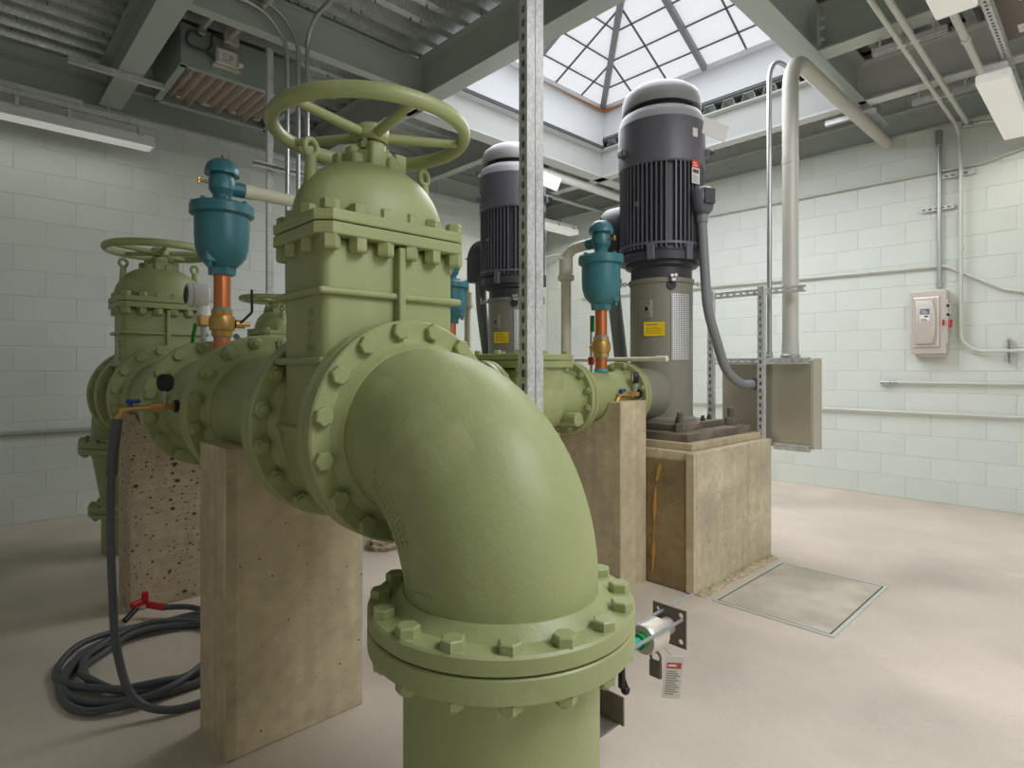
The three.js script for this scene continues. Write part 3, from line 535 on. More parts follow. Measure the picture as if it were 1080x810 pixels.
plinth(0, 'nearer concrete plinth under the front pump, beside the steel floor hatch');
plinth(L2Z - L1Z, 'farther concrete plinth under the back pump, hidden behind the check valve');

// ---------------------------------------------------------------- the vertical pumps
const labelText = (g, lines, x, y, size, lead, color = '#222') => { g.fillStyle = color; g.font = `bold ${size}px sans-serif`; lines.forEach((l, i) => g.fillText(l, x, y + i * lead)); };
const stripes = (g, x, y, w, n, lead, h, color) => { g.fillStyle = color; for (let i = 0; i < n; i++) g.fillRect(x, y + i * lead, w * (0.7 + 0.3 * (((i * 7) % 5) / 4)), h); };
const PRINT = {
  warn: canvasMat(128, 96, (g, w, h) => { g.fillStyle = '#efcf16'; g.fillRect(0, 0, w, h); stripes(g, 12, 14, 104, 1, 10, 7, '#8a6d10'); stripes(g, 12, 32, 104, 5, 11, 4, '#a98a1a'); }),
  sticker: canvasMat(96, 192, (g, w, h) => { g.fillStyle = '#e6e2de'; g.fillRect(0, 0, w, h); g.fillStyle = '#d2452c'; g.fillRect(0, 0, w, 64); stripes(g, 14, 20, 66, 2, 20, 9, '#f1d8cf'); g.fillStyle = '#57524f'; g.fillRect(12, 76, 70, 30); stripes(g, 12, 120, 70, 5, 13, 5, '#8a8682'); }),
  rating: canvasMat(96, 160, (g, w, h) => { g.fillStyle = '#f0eeee'; g.fillRect(0, 0, w, h); g.fillStyle = '#53535a'; g.fillRect(0, 0, w, 70); stripes(g, 10, 12, 76, 4, 14, 6, '#d8d8da'); g.fillRect(10, 88, 26, 10); g.fillStyle = '#39393d'; g.fillRect(44, 84, 40, 22); stripes(g, 8, 122, 78, 3, 12, 7, '#55555a'); }),
  tagcard: canvasMat(96, 224, (g, w, h) => { g.fillStyle = '#cfcac2'; g.fillRect(0, 0, w, h); g.fillStyle = '#b24a3f'; g.fillRect(10, 34, 76, 32); stripes(g, 18, 44, 60, 1, 10, 11, '#e6d2cc'); stripes(g, 12, 78, 72, 11, 12, 6, '#7b766f'); }),
  notice: canvasMat(128, 96, (g, w, h) => { g.fillStyle = '#ebe9e6'; g.fillRect(0, 0, w, h); g.strokeStyle = '#444'; g.lineWidth = 3; g.beginPath(); g.arc(42, 42, 14, 0, 7); g.stroke(); stripes(g, 70, 26, 46, 4, 12, 5, '#666'); stripes(g, 20, 72, 90, 2, 11, 4, '#777'); }),
};
function makePump(label) {
  const t = thing('vertical_pump', label, 'pump', [PX, 0.822, L1Z]), B = 0.822;
  // steel base plates
  mesh('base_plate', rbox(0.82, 0.046, 0.86, 0.005, 0, 0.023, 0), M.rust, t);
  mesh('base_plate', rbox(0.6, 0.04, 0.62, 0.005, -0.02, 0.066, 0), M.rust, t);
  for (const [x, z] of [[-0.32, 0.33], [0.32, 0.33], [-0.32, -0.33], [0.32, -0.33]]) { const b = mesh('anchor_nut', merge([cyl(0.042, 0, 0.008, 'y', 20), hexGeo(0.037, 0.045).translate(0, 0.008, 0)]), M.rust, t); b.position.set(x, 0.046, z); b.rotation.y = 0.4; const s = mesh('anchor_stud', cyl(0.02, 0.05, 0.118, 'y', 14, 0.003), M.rust, b); }
  for (const [x, z] of [[-0.2, 0.24], [0.2, 0.24], [0.06, 0.27], [-0.2, -0.24]]) { const b = mesh('cap_screw', merge([hexGeo(0.017, 0.02), cyl(0.011, 0, 0.034)]), M.motorDark, t); b.position.set(x, 0.086, z); }
  // discharge head: a column with windows and a flanged nozzle towards -x
  const R = 0.205, yT = 1.83 - B;
  mesh('pump_head', lathe([[0, 0.08], [R + 0.02, 0.08], [R + 0.02, 0.1], [R, 0.115], [R, yT - 0.03], [R + 0.01, yT - 0.028], [R + 0.01, yT], [0, yT]], 64, 'y', 0.4), M.head, t);
  const ny = HY - B, nz = mesh('nozzle', lathe([[0, -0.448], [0.138, -0.448], [0.142, -0.36], [0.158, -0.26], [0.172, -0.16], [0, -0.1]].map(([r, a]) => [r, a]), 48, 'x', 0.6).translate(0, ny, 0), M.head, t);
  flange(t, P10, 'x', -0.45, 1, 'nut', { y: ny });
  const face = (ang, y, r = R) => { const g = new THREE.Group(); return { p: [Math.cos(ang) * r, y, Math.sin(ang) * r], ry: -ang + PI / 2 }; };
  const VA = 2.37;                                    // the way from the pump to the camera, as an angle in the xz plane
  { // round window with hoses fittings, high on the head
    const f = face(VA - 0.10, yT - 0.05, R + 0.002), w = mesh('port', cyl(0.03, -0.02, 0.008, 'z', 24), M.black, t); w.position.set(f.p[0], f.p[1], f.p[2]); w.rotation.y = f.ry;
    const k = mesh('fitting', [rbox(0.03, 0.022, 0.03, 0.004, 0.004, 0.03, 0.02), cyl(0.011, 0, 0.03, 'z', 12).translate(-0.008, 0.055, 0.01), cyl(0.011, 0, 0.03, 'z', 12).translate(0.016, 0.058, 0.01)], M.emt, t); k.position.set(f.p[0], f.p[1], f.p[2]); k.rotation.y = f.ry;
  }
  { const f = face(VA + 0.72, 1.63 - B, R - 0.02), w = mesh('lug', [rbox(0.1, 0.13, 0.06, 0.02, 0, 0, 0.0), new THREE.TorusGeometry(0.02, 0.007, 10, 20).translate(0.012, 0, 0.03)], M.head, t); w.position.set(f.p[0], f.p[1], f.p[2]); w.rotation.y = f.ry; const h = mesh('lug_hole', cyl(0.018, 0.02, 0.0315, 'z', 18).translate(0.012, 0, 0), M.black, w); }
  { const f = face(VA + 0.42, 1.5 - B, R + 0.004), s = mesh('warning_label', plate(0.135, 0.09), PRINT.warn, t); s.position.set(f.p[0], f.p[1], f.p[2]); s.rotation.y = f.ry; s.userData.label = 'yellow warning label'; }
  { // perforated guard wrapped on the right side
    const g = new THREE.CylinderGeometry(R + 0.007, R + 0.007, 0.43, 20, 1, true, 0, 0.66); const uv = g.attributes.uv; for (let i = 0; i < uv.count; i++) uv.setXY(i, uv.getX(i) * 0.14, uv.getY(i) * 0.43); g.userData.keepUv = true;
    const m = mesh('guard_screen', g, M.perf, t); m.position.set(0, 1.515 - B, 0); m.rotation.y = PI / 2 - (VA - 0.1) ; M.perf.side = THREE.DoubleSide;
  }
  for (const [a, y] of [[VA + 1.55, yT - 0.02], [VA - 1.5, yT - 0.02]]) { const f = face(a, y, R + 0.01), c = mesh('grease_fitting', [cyl(0.008, 0, 0.06, 'z', 10), rbox(0.02, 0.03, 0.02, 0.004, 0, 0.0, 0.03), cyl(0.006, -0.02, 0.04, 'y', 8).translate(0, 0, 0.055)], M.emt, t); c.position.set(f.p[0], f.p[1], f.p[2]); c.rotation.y = f.ry; }
  // motor
  const o = B, y = (v) => v - o;
  mesh('motor_foot', lathe([[0, y(1.83)], [0.2, y(1.83)], [0.2, y(1.90)], [0.235, y(1.915)], [0.235, y(1.945)], [0, y(1.945)]], 56, 'y', 0.4), M.motorDark, t);
  const mb = mesh('motor_body', lathe([[0, y(1.94)], [0.27, y(1.94)], [0.272, y(1.99)], [0.262, y(2.0)], [0.247, y(2.05)], [0.247, y(2.56)], [0, y(2.58)]], 64, 'y', 0.4), M.motorDark, t);
  const fins = []; for (let i = 0; i < 56; i++) { const a = i / 56 * 2 * PI; if (Math.abs(((a - (2 * PI - (VA - 0.05)) + PI * 3) % (2 * PI)) - PI) < 0.06) continue; fins.push(box(0.034, 0.56, 0.0085, 0.258, y(2.29), 0).rotateY(a)); }
  mesh('cooling_fins', fins, M.motor, t);
  const bands = [lathe([[0.255, y(2.035)], [0.277, y(2.035)], [0.277, y(2.05)], [0.255, y(2.05)]], 64, 'y', 0.3)]; for (const a of [VA + 0.45, VA - 0.45, VA + 1.5, VA - 1.5, VA + 3]) bands.push(rbox(0.05, 0.1, 0.04, 0.008).translate(0, 0, 0.268).rotateY(PI / 2 - a).translate(0, y(1.985), 0));
  mesh('motor_ring', bands, M.motor, t);
  mesh('upper_bracket', lathe([[0, y(2.555)], [0.276, y(2.555)], [0.283, y(2.565)], [0.284, y(2.84)], [0, y(2.84)]], 72, 'y', 0.3), M.motor, t);
  mesh('bracket_shoulder', lathe([[0.284, y(2.838)], [0.277, y(2.88)], [0.262, y(2.915)], [0.235, y(2.93)], [0, y(2.935)]], 72, 'y', 0.9), M.motorCap, t);
  mesh('cap_neck', cyl(0.215, y(2.92), y(2.99), 'y', 56), M.motorDark, t);
  const cap = mesh('motor_cap', lathe([[0, y(2.972)], [0.22, y(2.968)], [0.255, y(2.955)], [0.258, y(2.962)], [0.257, y(3.03)], [0.24, y(3.07)], [0.2, y(3.1)], [0.11, y(3.125)], [0, y(3.13)]], 72, 'y', 0.7), M.motorCap, t);
  mesh('cap_screw', cyl(0.012, y(3.1), y(3.14), 'y', 10).translate(-0.12, -0.005, -0.02), M.motorDark, cap);
  for (const a of [VA + 1.25, VA - 1.3, VA + 3.1]) { const g = rbox(0.07, 0.05, 0.05, 0.012).translate(0, 0, 0.285).rotateY(PI / 2 - a).translate(0, y(2.66), 0); mesh('lifting_lug', g, M.motor, t); }
  for (const da of [0.8, -0.6]) { const f = face(VA + da, y(2.3), 0.268), c = mesh('frame_lug', [rbox(0.032, 0.032, 0.03, 0.005), cyl(0.01, 0.012, 0.022, 'z', 10)], M.motor, t); c.position.set(f.p[0], f.p[1], f.p[2]); c.rotation.y = f.ry; }
  { const f = face(VA - 0.62, y(2.53), 0.2875), s = mesh('sticker', plate(0.075, 0.15), PRINT.sticker, t); s.position.set(f.p[0], y(2.49), f.p[2]); s.rotation.y = f.ry; s.userData.label = 'sticker with a red band'; }
  { const f = face(VA - 0.60, y(2.74), 0.2865), s = mesh('name_plate', rbox(0.045, 0.055, 0.003, 0.001), M.paper, t); s.position.set(f.p[0], f.p[1], f.p[2]); s.rotation.y = f.ry; }
  { const f = face(VA - 1.12, y(2.79), 0.345), s = mesh('hanging_card', rbox(0.175, 0.13, 0.004, 0.001).rotateZ(-0.38).rotateX(-0.25), M.paper, t); s.position.set(f.p[0], f.p[1], f.p[2]); s.rotation.y = PI / 2 - VA + 0.2; s.userData.label = 'white card'; const k = mesh('card_bracket', tube([V(0, 0, -0.06), V(0.02, -0.02, 0)], 0.008, 8), M.emt, s); }
  { const f = face(VA - 1.45, y(2.68), 0.29), s = mesh('vent_plug', [cyl(0.024, 0, 0.03, 'z', 14), cyl(0.014, 0.03, 0.05, 'z', 10)], M.motorDark, t); s.position.set(f.p[0], f.p[1], f.p[2]); s.rotation.y = f.ry; }
  // terminal box on the far side (towards -z) with a ribbed gusset, and the small box on the near side
  { const s = new THREE.Shape(); s.moveTo(-0.16, -0.2); s.lineTo(0.16, -0.2); s.lineTo(0.16, 0.0); s.quadraticCurveTo(0.14, 0.17, 0, 0.2); s.quadraticCurveTo(-0.14, 0.17, -0.16, 0.0); s.lineTo(-0.16, -0.2);
    const g = extrude(s, 0.2, 0.02, [], 3).translate(0, y(2.2), -0.43); const m = mesh('terminal_box', toCreasedNormals(g, 0.6), M.motorDark, t);
    mesh('gusset', box(0.3, 0.012, 0.02, 0, y(2.22), -0.44), M.motor, m);
    mesh('box_neck', rbox(0.2, 0.2, 0.1, 0.02, 0, y(2.2), -0.25), M.motorDark, m); }
  { const m = mesh('junction_box', lathe([[0, -0.07], [0.03, -0.07], [0.05, -0.05], [0.062, 0.0], [0.06, 0.04], [0.04, 0.06], [0, 0.062]], 24, 'y', 0.8).scale(1.35, 1.3, 1.1).translate(-0.02, y(2.31), 0.315), M.motor, t); mesh('box_lid', rbox(0.075, 0.1, 0.02, 0.008).rotateY(-0.5).translate(-0.05, y(2.32), 0.375), M.motorDark, m); }
  return t;
}
const pump = makePump('nearer tall vertical pump with dark finned motor, beside the stainless panel box');
copyOf(pump, 'farther tall vertical pump with dark finned motor, partly behind the slotted steel strut', [PX, 0.822, L2Z]);
// grey flexible conduits of the motors
tag(mesh('flexible_conduit', [tube(fillet([V(3.43, 2.25, -1.845), V(3.43, 2.16, -1.845), V(3.45, 1.62, -1.82), V(3.62, 1.22, -1.78), V(3.80, 1.135, -1.755), V(3.93, 1.14, -1.745)], 0.5, 10), 0.03, 18), cyl(0.036, 2.17, 2.26).translate(3.43, 0, -1.845)], M.flex), 'grey flexible conduit hanging from the nearer motor to the stainless panel box', 'conduit');
for (const [z, label] of [[L1Z, 'thick grey flexible conduit dropping behind the nearer pump, right of the teal air valve'], [L2Z, 'thick grey flexible conduit dropping behind the farther pump']]) tag(mesh('flexible_conduit', tube(smooth([V(3.4, 2.01, z - 0.36), V(3.42, 1.8, z - 0.37), V(3.46, 1.5, z - 0.36), V(3.53, 1.1, z - 0.36), V(3.55, 0.84, z - 0.37)], 30), 0.048, 18), M.flex), label, 'conduit');

// ---------------------------------------------------------------- teal air valves on copper risers
function makeAirValve(label, x, z, y0, turn) {         // origin at the foot of the copper; local +x is the way of the outlet
  const t = thing('air_valve', label, 'air valve', [x, y0, z], undefined, turn), H = 0.375;
  mesh('copper_riser', cyl(0.036, 0, H), M.copper, t).userData.label = 'copper tube';
  for (const [r, a, b] of [[0.041, 0.0, 0.02], [0.039, 0.085, 0.1], [0.039, 0.205, 0.22]]) mesh('tape_ring', cyl(r, a, b), M.tealTape, t);
  const bv = mesh('ball_valve', [lathe([[0, 0.09], [0.046, 0.09], [0.046, 0.115], [0.053, 0.12], [0.056, 0.15], [0.053, 0.18], [0.046, 0.185], [0.046, 0.21], [0, 0.21]], 8, 'y', 0.3), lathe([[0, 0.115], [0.052, 0.118], [0.058, 0.15], [0.052, 0.182], [0, 0.184]], 32)], M.brass, t);
  return { t, bv, H };
}
function airValveTop(t, H) {
  mesh('inlet_hex', lathe([[0, H - 0.005], [0.058, H - 0.005], [0.062, H + 0.045], [0, H + 0.05]], 6, 'y', 0.2), M.teal, t);
  mesh('float_bowl', lathe([[0, H + 0.03], [0.06, H + 0.03], [0.075, H + 0.045], [0.1, H + 0.075], [0.112, H + 0.12], [0.115, H + 0.17], [0.115, H + 0.262], [0, H + 0.265]], 48, 'y', 0.5), M.teal, t);
  mesh('bowl_boss', [rbox(0.06, 0.07, 0.05, 0.012, -0.06, H + 0.075, 0.04), cyl(0.012, H + 0.02, H + 0.05, 'y', 10).translate(-0.07, 0, 0.05)], M.teal, t);
  const c = mesh('bowl_cover', lathe([[0, H + 0.26], [0.122, H + 0.26], [0.135, H + 0.268], [0.135, H + 0.305], [0.128, H + 0.315], [0.06, H + 0.325], [0.04, H + 0.34], [0, H + 0.34]], 48, 'y', 0.4), M.teal, t), hb = merge([hexGeo(0.012, 0.012)]);
  for (let i = 0; i < 8; i++) { const b = mesh('bolt', hb, M.teal, c); b.position.set(Math.cos(i * PI / 4 + 0.2) * 0.118, H + 0.313, Math.sin(i * PI / 4 + 0.2) * 0.118); }
  mesh('vent_body', lathe([[0, H + 0.335], [0.038, H + 0.335], [0.04, H + 0.36], [0.056, H + 0.385], [0.058, H + 0.42], [0.05, H + 0.45], [0.048, H + 0.475], [0, H + 0.475]], 36, 'y', 0.5), M.teal, t);
  mesh('vent_hood', lathe([[0, H + 0.462], [0.06, H + 0.455], [0.074, H + 0.452], [0.074, H + 0.47], [0.06, H + 0.503], [0.035, H + 0.522], [0, H + 0.53]], 40, 'y', 0.6), M.teal, t);
  mesh('outlet_neck', cyl(0.034, 0.03, 0.1, 'x', 24, 0.003).translate(0, H + 0.4, 0), M.teal, t);
  mesh('test_cock', [cyl(0.007, -0.1, -0.04, 'x', 10).translate(0, H + 0.41, 0), rbox(0.012, 0.03, 0.012, 0.003, -0.098, H + 0.41, 0)], M.brass, t);
  mesh('hood_pin', cyl(0.004, 0, 0.02).translate(0, H + 0.525, 0), M.motorDark, t);
}
{
  const A = makeAirValve('teal air valve on copper tube at left, topped by a hood, over the header spool', HX, -2.854, HY + 0.221, 0);
  airValveTop(A.t, A.H);
  const h = mesh('valve_lever', tube(fillet([V(0.06, 0.145, 0.03), V(0.075, 0.16, 0.04), V(0.115, 0.205, 0.05), V(0.112, 0.31, 0.055)], 0.02, 4), 0.006, 8), M.black, A.t);
  mesh('lever_hub', [cyl(0.02, 0.05, 0.09, 'x', 14).translate(0, 0.148, 0.02), cyl(0.01, 0.09, 0.115, 'x', 10).translate(0, 0.148, 0.02)], M.brass, A.t);
  const B2 = makeAirValve('teal air valve on copper tube in front of the nearer pump', 2.794, L1Z, HY + 0.142, PI / 2);
  airValveTop(B2.t, B2.H);
  mesh('lever_hub', [cyl(0.018, 0.05, 0.075, 'x', 14).translate(0, 0.148, 0)], M.brass, B2.t);
  const C2 = copyOf(B2.t, 'teal air valve of the farther pump line, peeking out behind the big valve', [2.794, HY + 0.142, L2Z]);
  // ivory vent pipes
  const oy = 0.375 + 0.4;
  tag(mesh('vent_pipe', [cyl(0.03, 0.1, 0.3, 'x', 24).translate(HX, HY + 0.221 + oy, -2.854), cyl(0.034, 0.095, 0.14, 'x', 24).translate(HX, HY + 0.221 + oy, -2.854), tube(fillet([V(HX + 0.29, HY + 0.221 + oy, -2.854), V(HX + 0.6, HY + 0.221 + oy, -2.854), V(HX + 0.6, 0.02, -2.854)], 0.09), 0.03, 18)], M.pvc), 'ivory vent pipe leaving the left teal air valve towards the big valve', 'pipe');
  const y2 = HY + 0.142 + oy, vent = (z, label, dz) => tag(mesh('vent_pipe', [tube(fillet([V(2.794, y2, z - 0.095), V(2.8, y2 - 0.01, z - dz), V(2.8, 0.02, z - dz)], 0.09), 0.032, 20), cyl(0.043, y2 - 0.2, y2 - 0.06, 'y', 24, 0.004).translate(2.8, 0, z - dz), cyl(0.052, y2 - 0.2, y2 - 0.165, 'y', 24, 0.004).translate(2.8, 0, z - dz)], M.pvc), label, 'pipe');
  vent(L1Z, 'ivory vent pipe bending down behind the middle teal air valve', 0.28);
  { const z = L2Z, y3 = y2 + 0.01; tag(mesh('vent_pipe', [tube(fillet([V(2.794, y3, z - 0.095), V(2.794, y3, z - 0.6), V(3.45, y3, z - 0.6), V(3.45, 0.02, z - 0.6)], 0.08), 0.032, 20), cyl(0.043, y3 - 0.2, y3 - 0.06, 'y', 24, 0.004).translate(3.45, 0, z - 0.6), cyl(0.052, y3 - 0.2, y3 - 0.165, 'y', 24, 0.004).translate(3.45, 0, z - 0.6)], M.pvc), 'ivory vent pipe with an elbow, just right of the big front valve', 'pipe'); }
}
// capped white pipe over the nearer pump flange
tag(mesh('capped_pipe', [cyl(0.0135, -0.7, -0.06, 'z', 16).translate(3.0, 1.303, -1.83), cyl(0.018, -0.075, 0, 'z', 16, 0.004).translate(3.0, 1.303, -1.83)], M.pvc), 'thin capped white pipe crossing above the nearer pump flange', 'pipe');
// emerald tagged sample tubes behind the copper
for (const [x, y, z, label] of [[2.86, 1.46, -2.28, 'small emerald handled sample valve behind the middle copper tube']]) { const t = thing('sample_valve', label, 'valve', [x, HY + 0.13, z]); mesh('sample_tube', tube([V(0, 0, 0), V(0, 0.36, 0)], 0.008, 10), M.emt, t); mesh('handle', rbox(0.014, 0.1, 0.026, 0.005, 0, 0.31, 0.01), M.emerald, t); mesh('valve_block', rbox(0.03, 0.05, 0.03, 0.006, 0, 0.08, 0), M.red, t); }
// white pressure transmitter on the left tee
{
  const t = thing('pressure_transmitter', 'white round pressure transmitter with red plug, between far valve and left copper tube', 'transmitter', [HX, HY + 0.221, -3.13]);
  mesh('impulse_tube', cyl(0.012, 0, 0.16), M.emt, t); mesh('mount_block', [rbox(0.05, 0.06, 0.05, 0.008, 0, 0.18, 0), cyl(0.018, 0.02, 0.05)], M.brass, t);
  mesh('green_strap', tube(smooth([V(-0.04, 0.16, 0.02), V(-0.055, 0.08, 0.025), V(-0.06, 0.0, 0.03)], 10), 0.009, 8), M.emerald, t);
  const h = mesh('housing', [lathe([[0, -0.05], [0.048, -0.05], [0.058, -0.042], [0.058, 0.02], [0.046, 0.03], [0, 0.03]], 36, 'x', 0.4).translate(-0.01, 0.3, 0), cyl(0.03, 0.2, 0.27)], M.white, t);
  mesh('display_rim', lathe([[0.044, -0.068], [0.058, -0.063], [0.058, -0.05], [0.044, -0.05]], 36, 'x', 0.4).translate(-0.01, 0.3, 0), M.white, h); mesh('display_glass', cyl(0.044, -0.064, -0.05, 'x', 32).translate(-0.01, 0.3, 0), M.black, h);
  mesh('cable_neck', cyl(0.034, 0.02, 0.075, 'x', 18, 0.006).translate(0, 0.305, 0), M.white, h); mesh('plug', cyl(0.015, 0.0, 0.012, 'z', 18, 0.003).translate(0.055, 0.32, 0.034), M.red, h);
}
// hose taps: brass tap with gauge, one on each line
function makeTap(label, pos, turn) {                    // local +z leaves the pipe, +x along it
  const t = thing('hose_tap', label, 'tap', pos, undefined, turn);
  mesh('tap_body', [tube(fillet([V(0, 0, 0), V(0, 0, 0.06), V(-0.012, -0.003, 0.17), V(-0.015, -0.01, 0.205)], 0.03, 5), (u) => 0.013 + 0.003 * Math.sin(u * 20), 12), lathe([[0, -0.02], [0.017, -0.02], [0.02, 0], [0.017, 0.02], [0, 0.02]], 8, 'z', 0.2).translate(-0.004, 0, 0.085), rbox(0.03, 0.03, 0.04, 0.006, 0, 0, 0.045), tube([V(-0.013, -0.005, 0.19), V(-0.015, -0.045, 0.215)], 0.015, 12)], M.brass, t);
  mesh('flange_nut', hexGeo(0.026, 0.016).rotateX(PI / 2).translate(0, 0, 0.004), M.black, t);
  mesh('tap_lever', [rbox(0.02, 0.016, 0.05, 0.006, -0.01, 0.025, 0.16), cyl(0.008, 0.0, 0.026).translate(-0.01, 0, 0.17)], M.blue, t);
  mesh('gauge_stem', [cyl(0.008, 0, 0.055).translate(0, 0.01, 0.05), hexGeo(0.014, 0.018).translate(0, 0.03, 0.05)], M.emt, t);
  const g = mesh('gauge', [lathe([[0, -0.016], [0.034, -0.016], [0.036, -0.012], [0.036, 0.012], [0.033, 0.017], [0.028, 0.013], [0, 0.013]], 32, 'z', 0.4).rotateY(-0.75).translate(0, 0.098, 0.05)], M.black, t);
  const d = mesh('dial', cyl(0.028, 0.012, 0.0145, 'z', 28).rotateY(-0.75).translate(0, 0.098, 0.05), M.glassDial, g);
  return t;
}
makeTap('brass hose tap with black gauge on the left header, feeding the black hose', [HX - 0.219, HY + 0.01, -2.685], -PI / 2);
{ const t2 = makeTap('brass tap with small gauge beside the nearer pump flange', [2.955, HY + 0.012, L1Z + 0.165], -PI / 2); }

// ---------------------------------------------------------------- slotted struts
function strutGeo(len, slots = true, W = 0.041) {      // a channel section along y from 0, slotted back at z = 0 side, lips towards +z
  const t = 0.0025, parts = [], h = W / 2;
  if (slots) { const holes = []; for (let y = 0.03; y < len - 0.03; y += 0.048) holes.push(slotHole(0, y, 0.014, 0.028)); parts.push(extrude([[-h, 0], [h, 0], [h, len], [-h, len]], t, 0, holes, 1, 4)); } else parts.push(box(W, len, t, 0, len / 2, t / 2));
  for (const s of [-1, 1]) parts.push(box(t, len, W - t, s * (h - t / 2), len / 2, W / 2), box(0.0095, len, t, s * (h - 0.005), len / 2, W - t / 2), box(t, len, 0.008, s * (h - 0.0095), len / 2, W - 0.004));
  return merge(parts);
}
{
  // the near post: two channels back to back, standing on the floor behind the elbow
  const t = thing('strut_post', 'tall slotted galvanised double strut post standing behind the big elbow', 'steel post', [1.49, 0, -1.478], undefined, 0);
  mesh('channel', strutGeo(3.83).rotateY(PI / 2), M.galv, t).position.set(-0.022, 0, 0);
  mesh('channel', strutGeo(3.83).rotateY(PI / 2), M.galv, t).position.set(0.0215, 0, 0);
  mesh('foot_plate', rbox(0.14, 0.008, 0.14, 0.003, 0.01, 0.004, 0.02), M.galv, t);
  const u = thing('strut_post', 'slender galvanised strut post with two conduits beside it, left of the big handwheel', 'steel post', [1.65, 0, -4.23]);
  mesh('channel', strutGeo(3.54, false).rotateY(PI), M.galv, u);
  mesh('foot_plate', rbox(0.12, 0.008, 0.12, 0.003, 0, 0.004, -0.02), M.galv, u);
  const br = mesh('cross_bracket', strutGeo(0.42).rotateZ(-PI / 2).rotateY(0).translate(-0.13, 0.0, 0), M.galv, u); br.position.set(0, 2.68, 0.004);
}
for (const [dx, dz, top, label, x2] of [[0.045, 0.0, 3.7, 'thin grey conduit rising close beside the slender strut post, bending at the roof', 1.12], [0.125, -0.004, 3.76, 'thin grey conduit rising right of the slender strut post, the right one of the pair', 1.16]]) {
  tag(mesh('conduit', [tube(fillet([V(1.65 + dx, 0.0, -4.05 + dz), V(1.65 + dx, top, -4.05 + dz), V(x2, top, -4.05 + dz)], 0.28, 12), 0.015, 12), cyl(0.019, 2.4, 2.46).translate(1.65 + dx, 0, -4.05 + dz)], M.emt), label, 'conduit');
}
tag(mesh('conduit', [tube(fillet([V(1.84, 0.0, -4.05), V(1.84, 3.72, -4.05), V(1.84, 3.72, -2.35)], 0.2, 12), 0.016, 12), cyl(0.021, 3.3, 3.36).translate(1.84, 0, -4.05)], M.emt), 'straight grey conduit rising to the joist, right of the strut post pair', 'conduit');
tag(mesh('cable', tube(smooth([V(0.98, 1.40, -2.93), V(1.12, 1.37, -3.25), V(1.2, 1.34, -3.6), V(1.35, 1.35, -3.98), V(1.62, 1.42, -4.19)], 24), 0.014, 10), M.flex), 'sagging grey cable behind the left copper tube', 'cable');

// ---------------------------------------------------------------- stainless panel box on its strut frame
{
  const t = thing('strut_stand', 'slotted galvanised strut stand on the nearer plinth, holding the stainless box', 'steel stand', [3.927, 0.78, -1.85]);
  for (const z of [0.17, -0.19]) mesh('post', strutGeo(1.015).rotateY(PI / 2).translate(-0.02, 0, z), M.galv, t);
  for (const [y, a, b] of [[0.985, 0.43, -0.23], [0.515, 0.46, -0.2], [-0.05, 0.46, 0.24]]) mesh('rail', strutGeo(a - b).rotateX(PI / 2).rotateZ(PI / 2).translate(0.022, y, b), M.galv, t);
  mesh('foot_bolt', [hexGeo(0.014, 0.016).translate(-0.03, 0.002, -0.19), hexGeo(0.014, 0.016).translate(-0.03, 0.002, 0.17)], M.emt, t);
  const b = thing('panel_box', 'brushed stainless panel box with conduits on top, right of the nearer pump', 'electrical box', [4.075, 0.72, -1.69]);
  mesh('box_body', rbox(0.14, 0.585, 0.62, 0.006, 0.004, 0.2925, 0), M.stainless, b);
  mesh('box_back', rbox(0.012, 0.565, 0.6, 0.003, -0.068, 0.2925, 0), M.stainless, b);
  mesh('side_flange', [rbox(0.012, 0.6, 0.012, 0.003, 0.072, 0.2925, 0.308), rbox(0.012, 0.012, 0.62, 0.003, 0.072, 0.59, 0), rbox(0.012, 0.012, 0.62, 0.003, 0.072, -0.004, 0)], M.enclosure, b);
  for (const [z, r] of [[0.14, 0.062], [0.0, 0.024]]) mesh('conduit_hub', cyl(r, 0.585, 0.62, 'y', 24, 0.004).translate(0, 0, z), M.emt, b);
  mesh('cord_grip', cyl(0.042, -0.11, -0.07, 'x', 20, 0.004).translate(0, 0.42, -0.055), M.flex, b);
  tag(mesh('conduit', [tube(fillet([V(4.075, 1.33, -1.55), V(4.075, 3.36, -1.55), V(X1 - 0.03, 3.43, -1.59)], 0.24, 14), 0.051, 24), cyl(0.0535, 2.62, 2.66).translate(4.075, 0, -1.55), cyl(0.0535, 1.33, 1.42).translate(4.075, 0, -1.55), cyl(0.0535, 5.35, 5.44, 'x', 24).translate(0, 3.41, -1.574)], std({ name: 'mottled conduit', map: T.blockTone, color: srgb(216, 214, 204), roughness: 0.45, metalness: 0.1 })), 'thick pale conduit rising from the stainless box and bending over to the side wall', 'conduit');
  tag(mesh('conduit', [tube(fillet([V(4.075, 1.33, -1.69), V(4.075, 3.4, -1.69), V(4.42, 3.41, -1.66)], 0.2, 12), 0.0165, 14), cyl(0.022, 1.33, 1.36).translate(4.075, 0, -1.69)], M.emt), 'thin bright conduit rising from the stainless box beside the thick pale one', 'conduit');
}

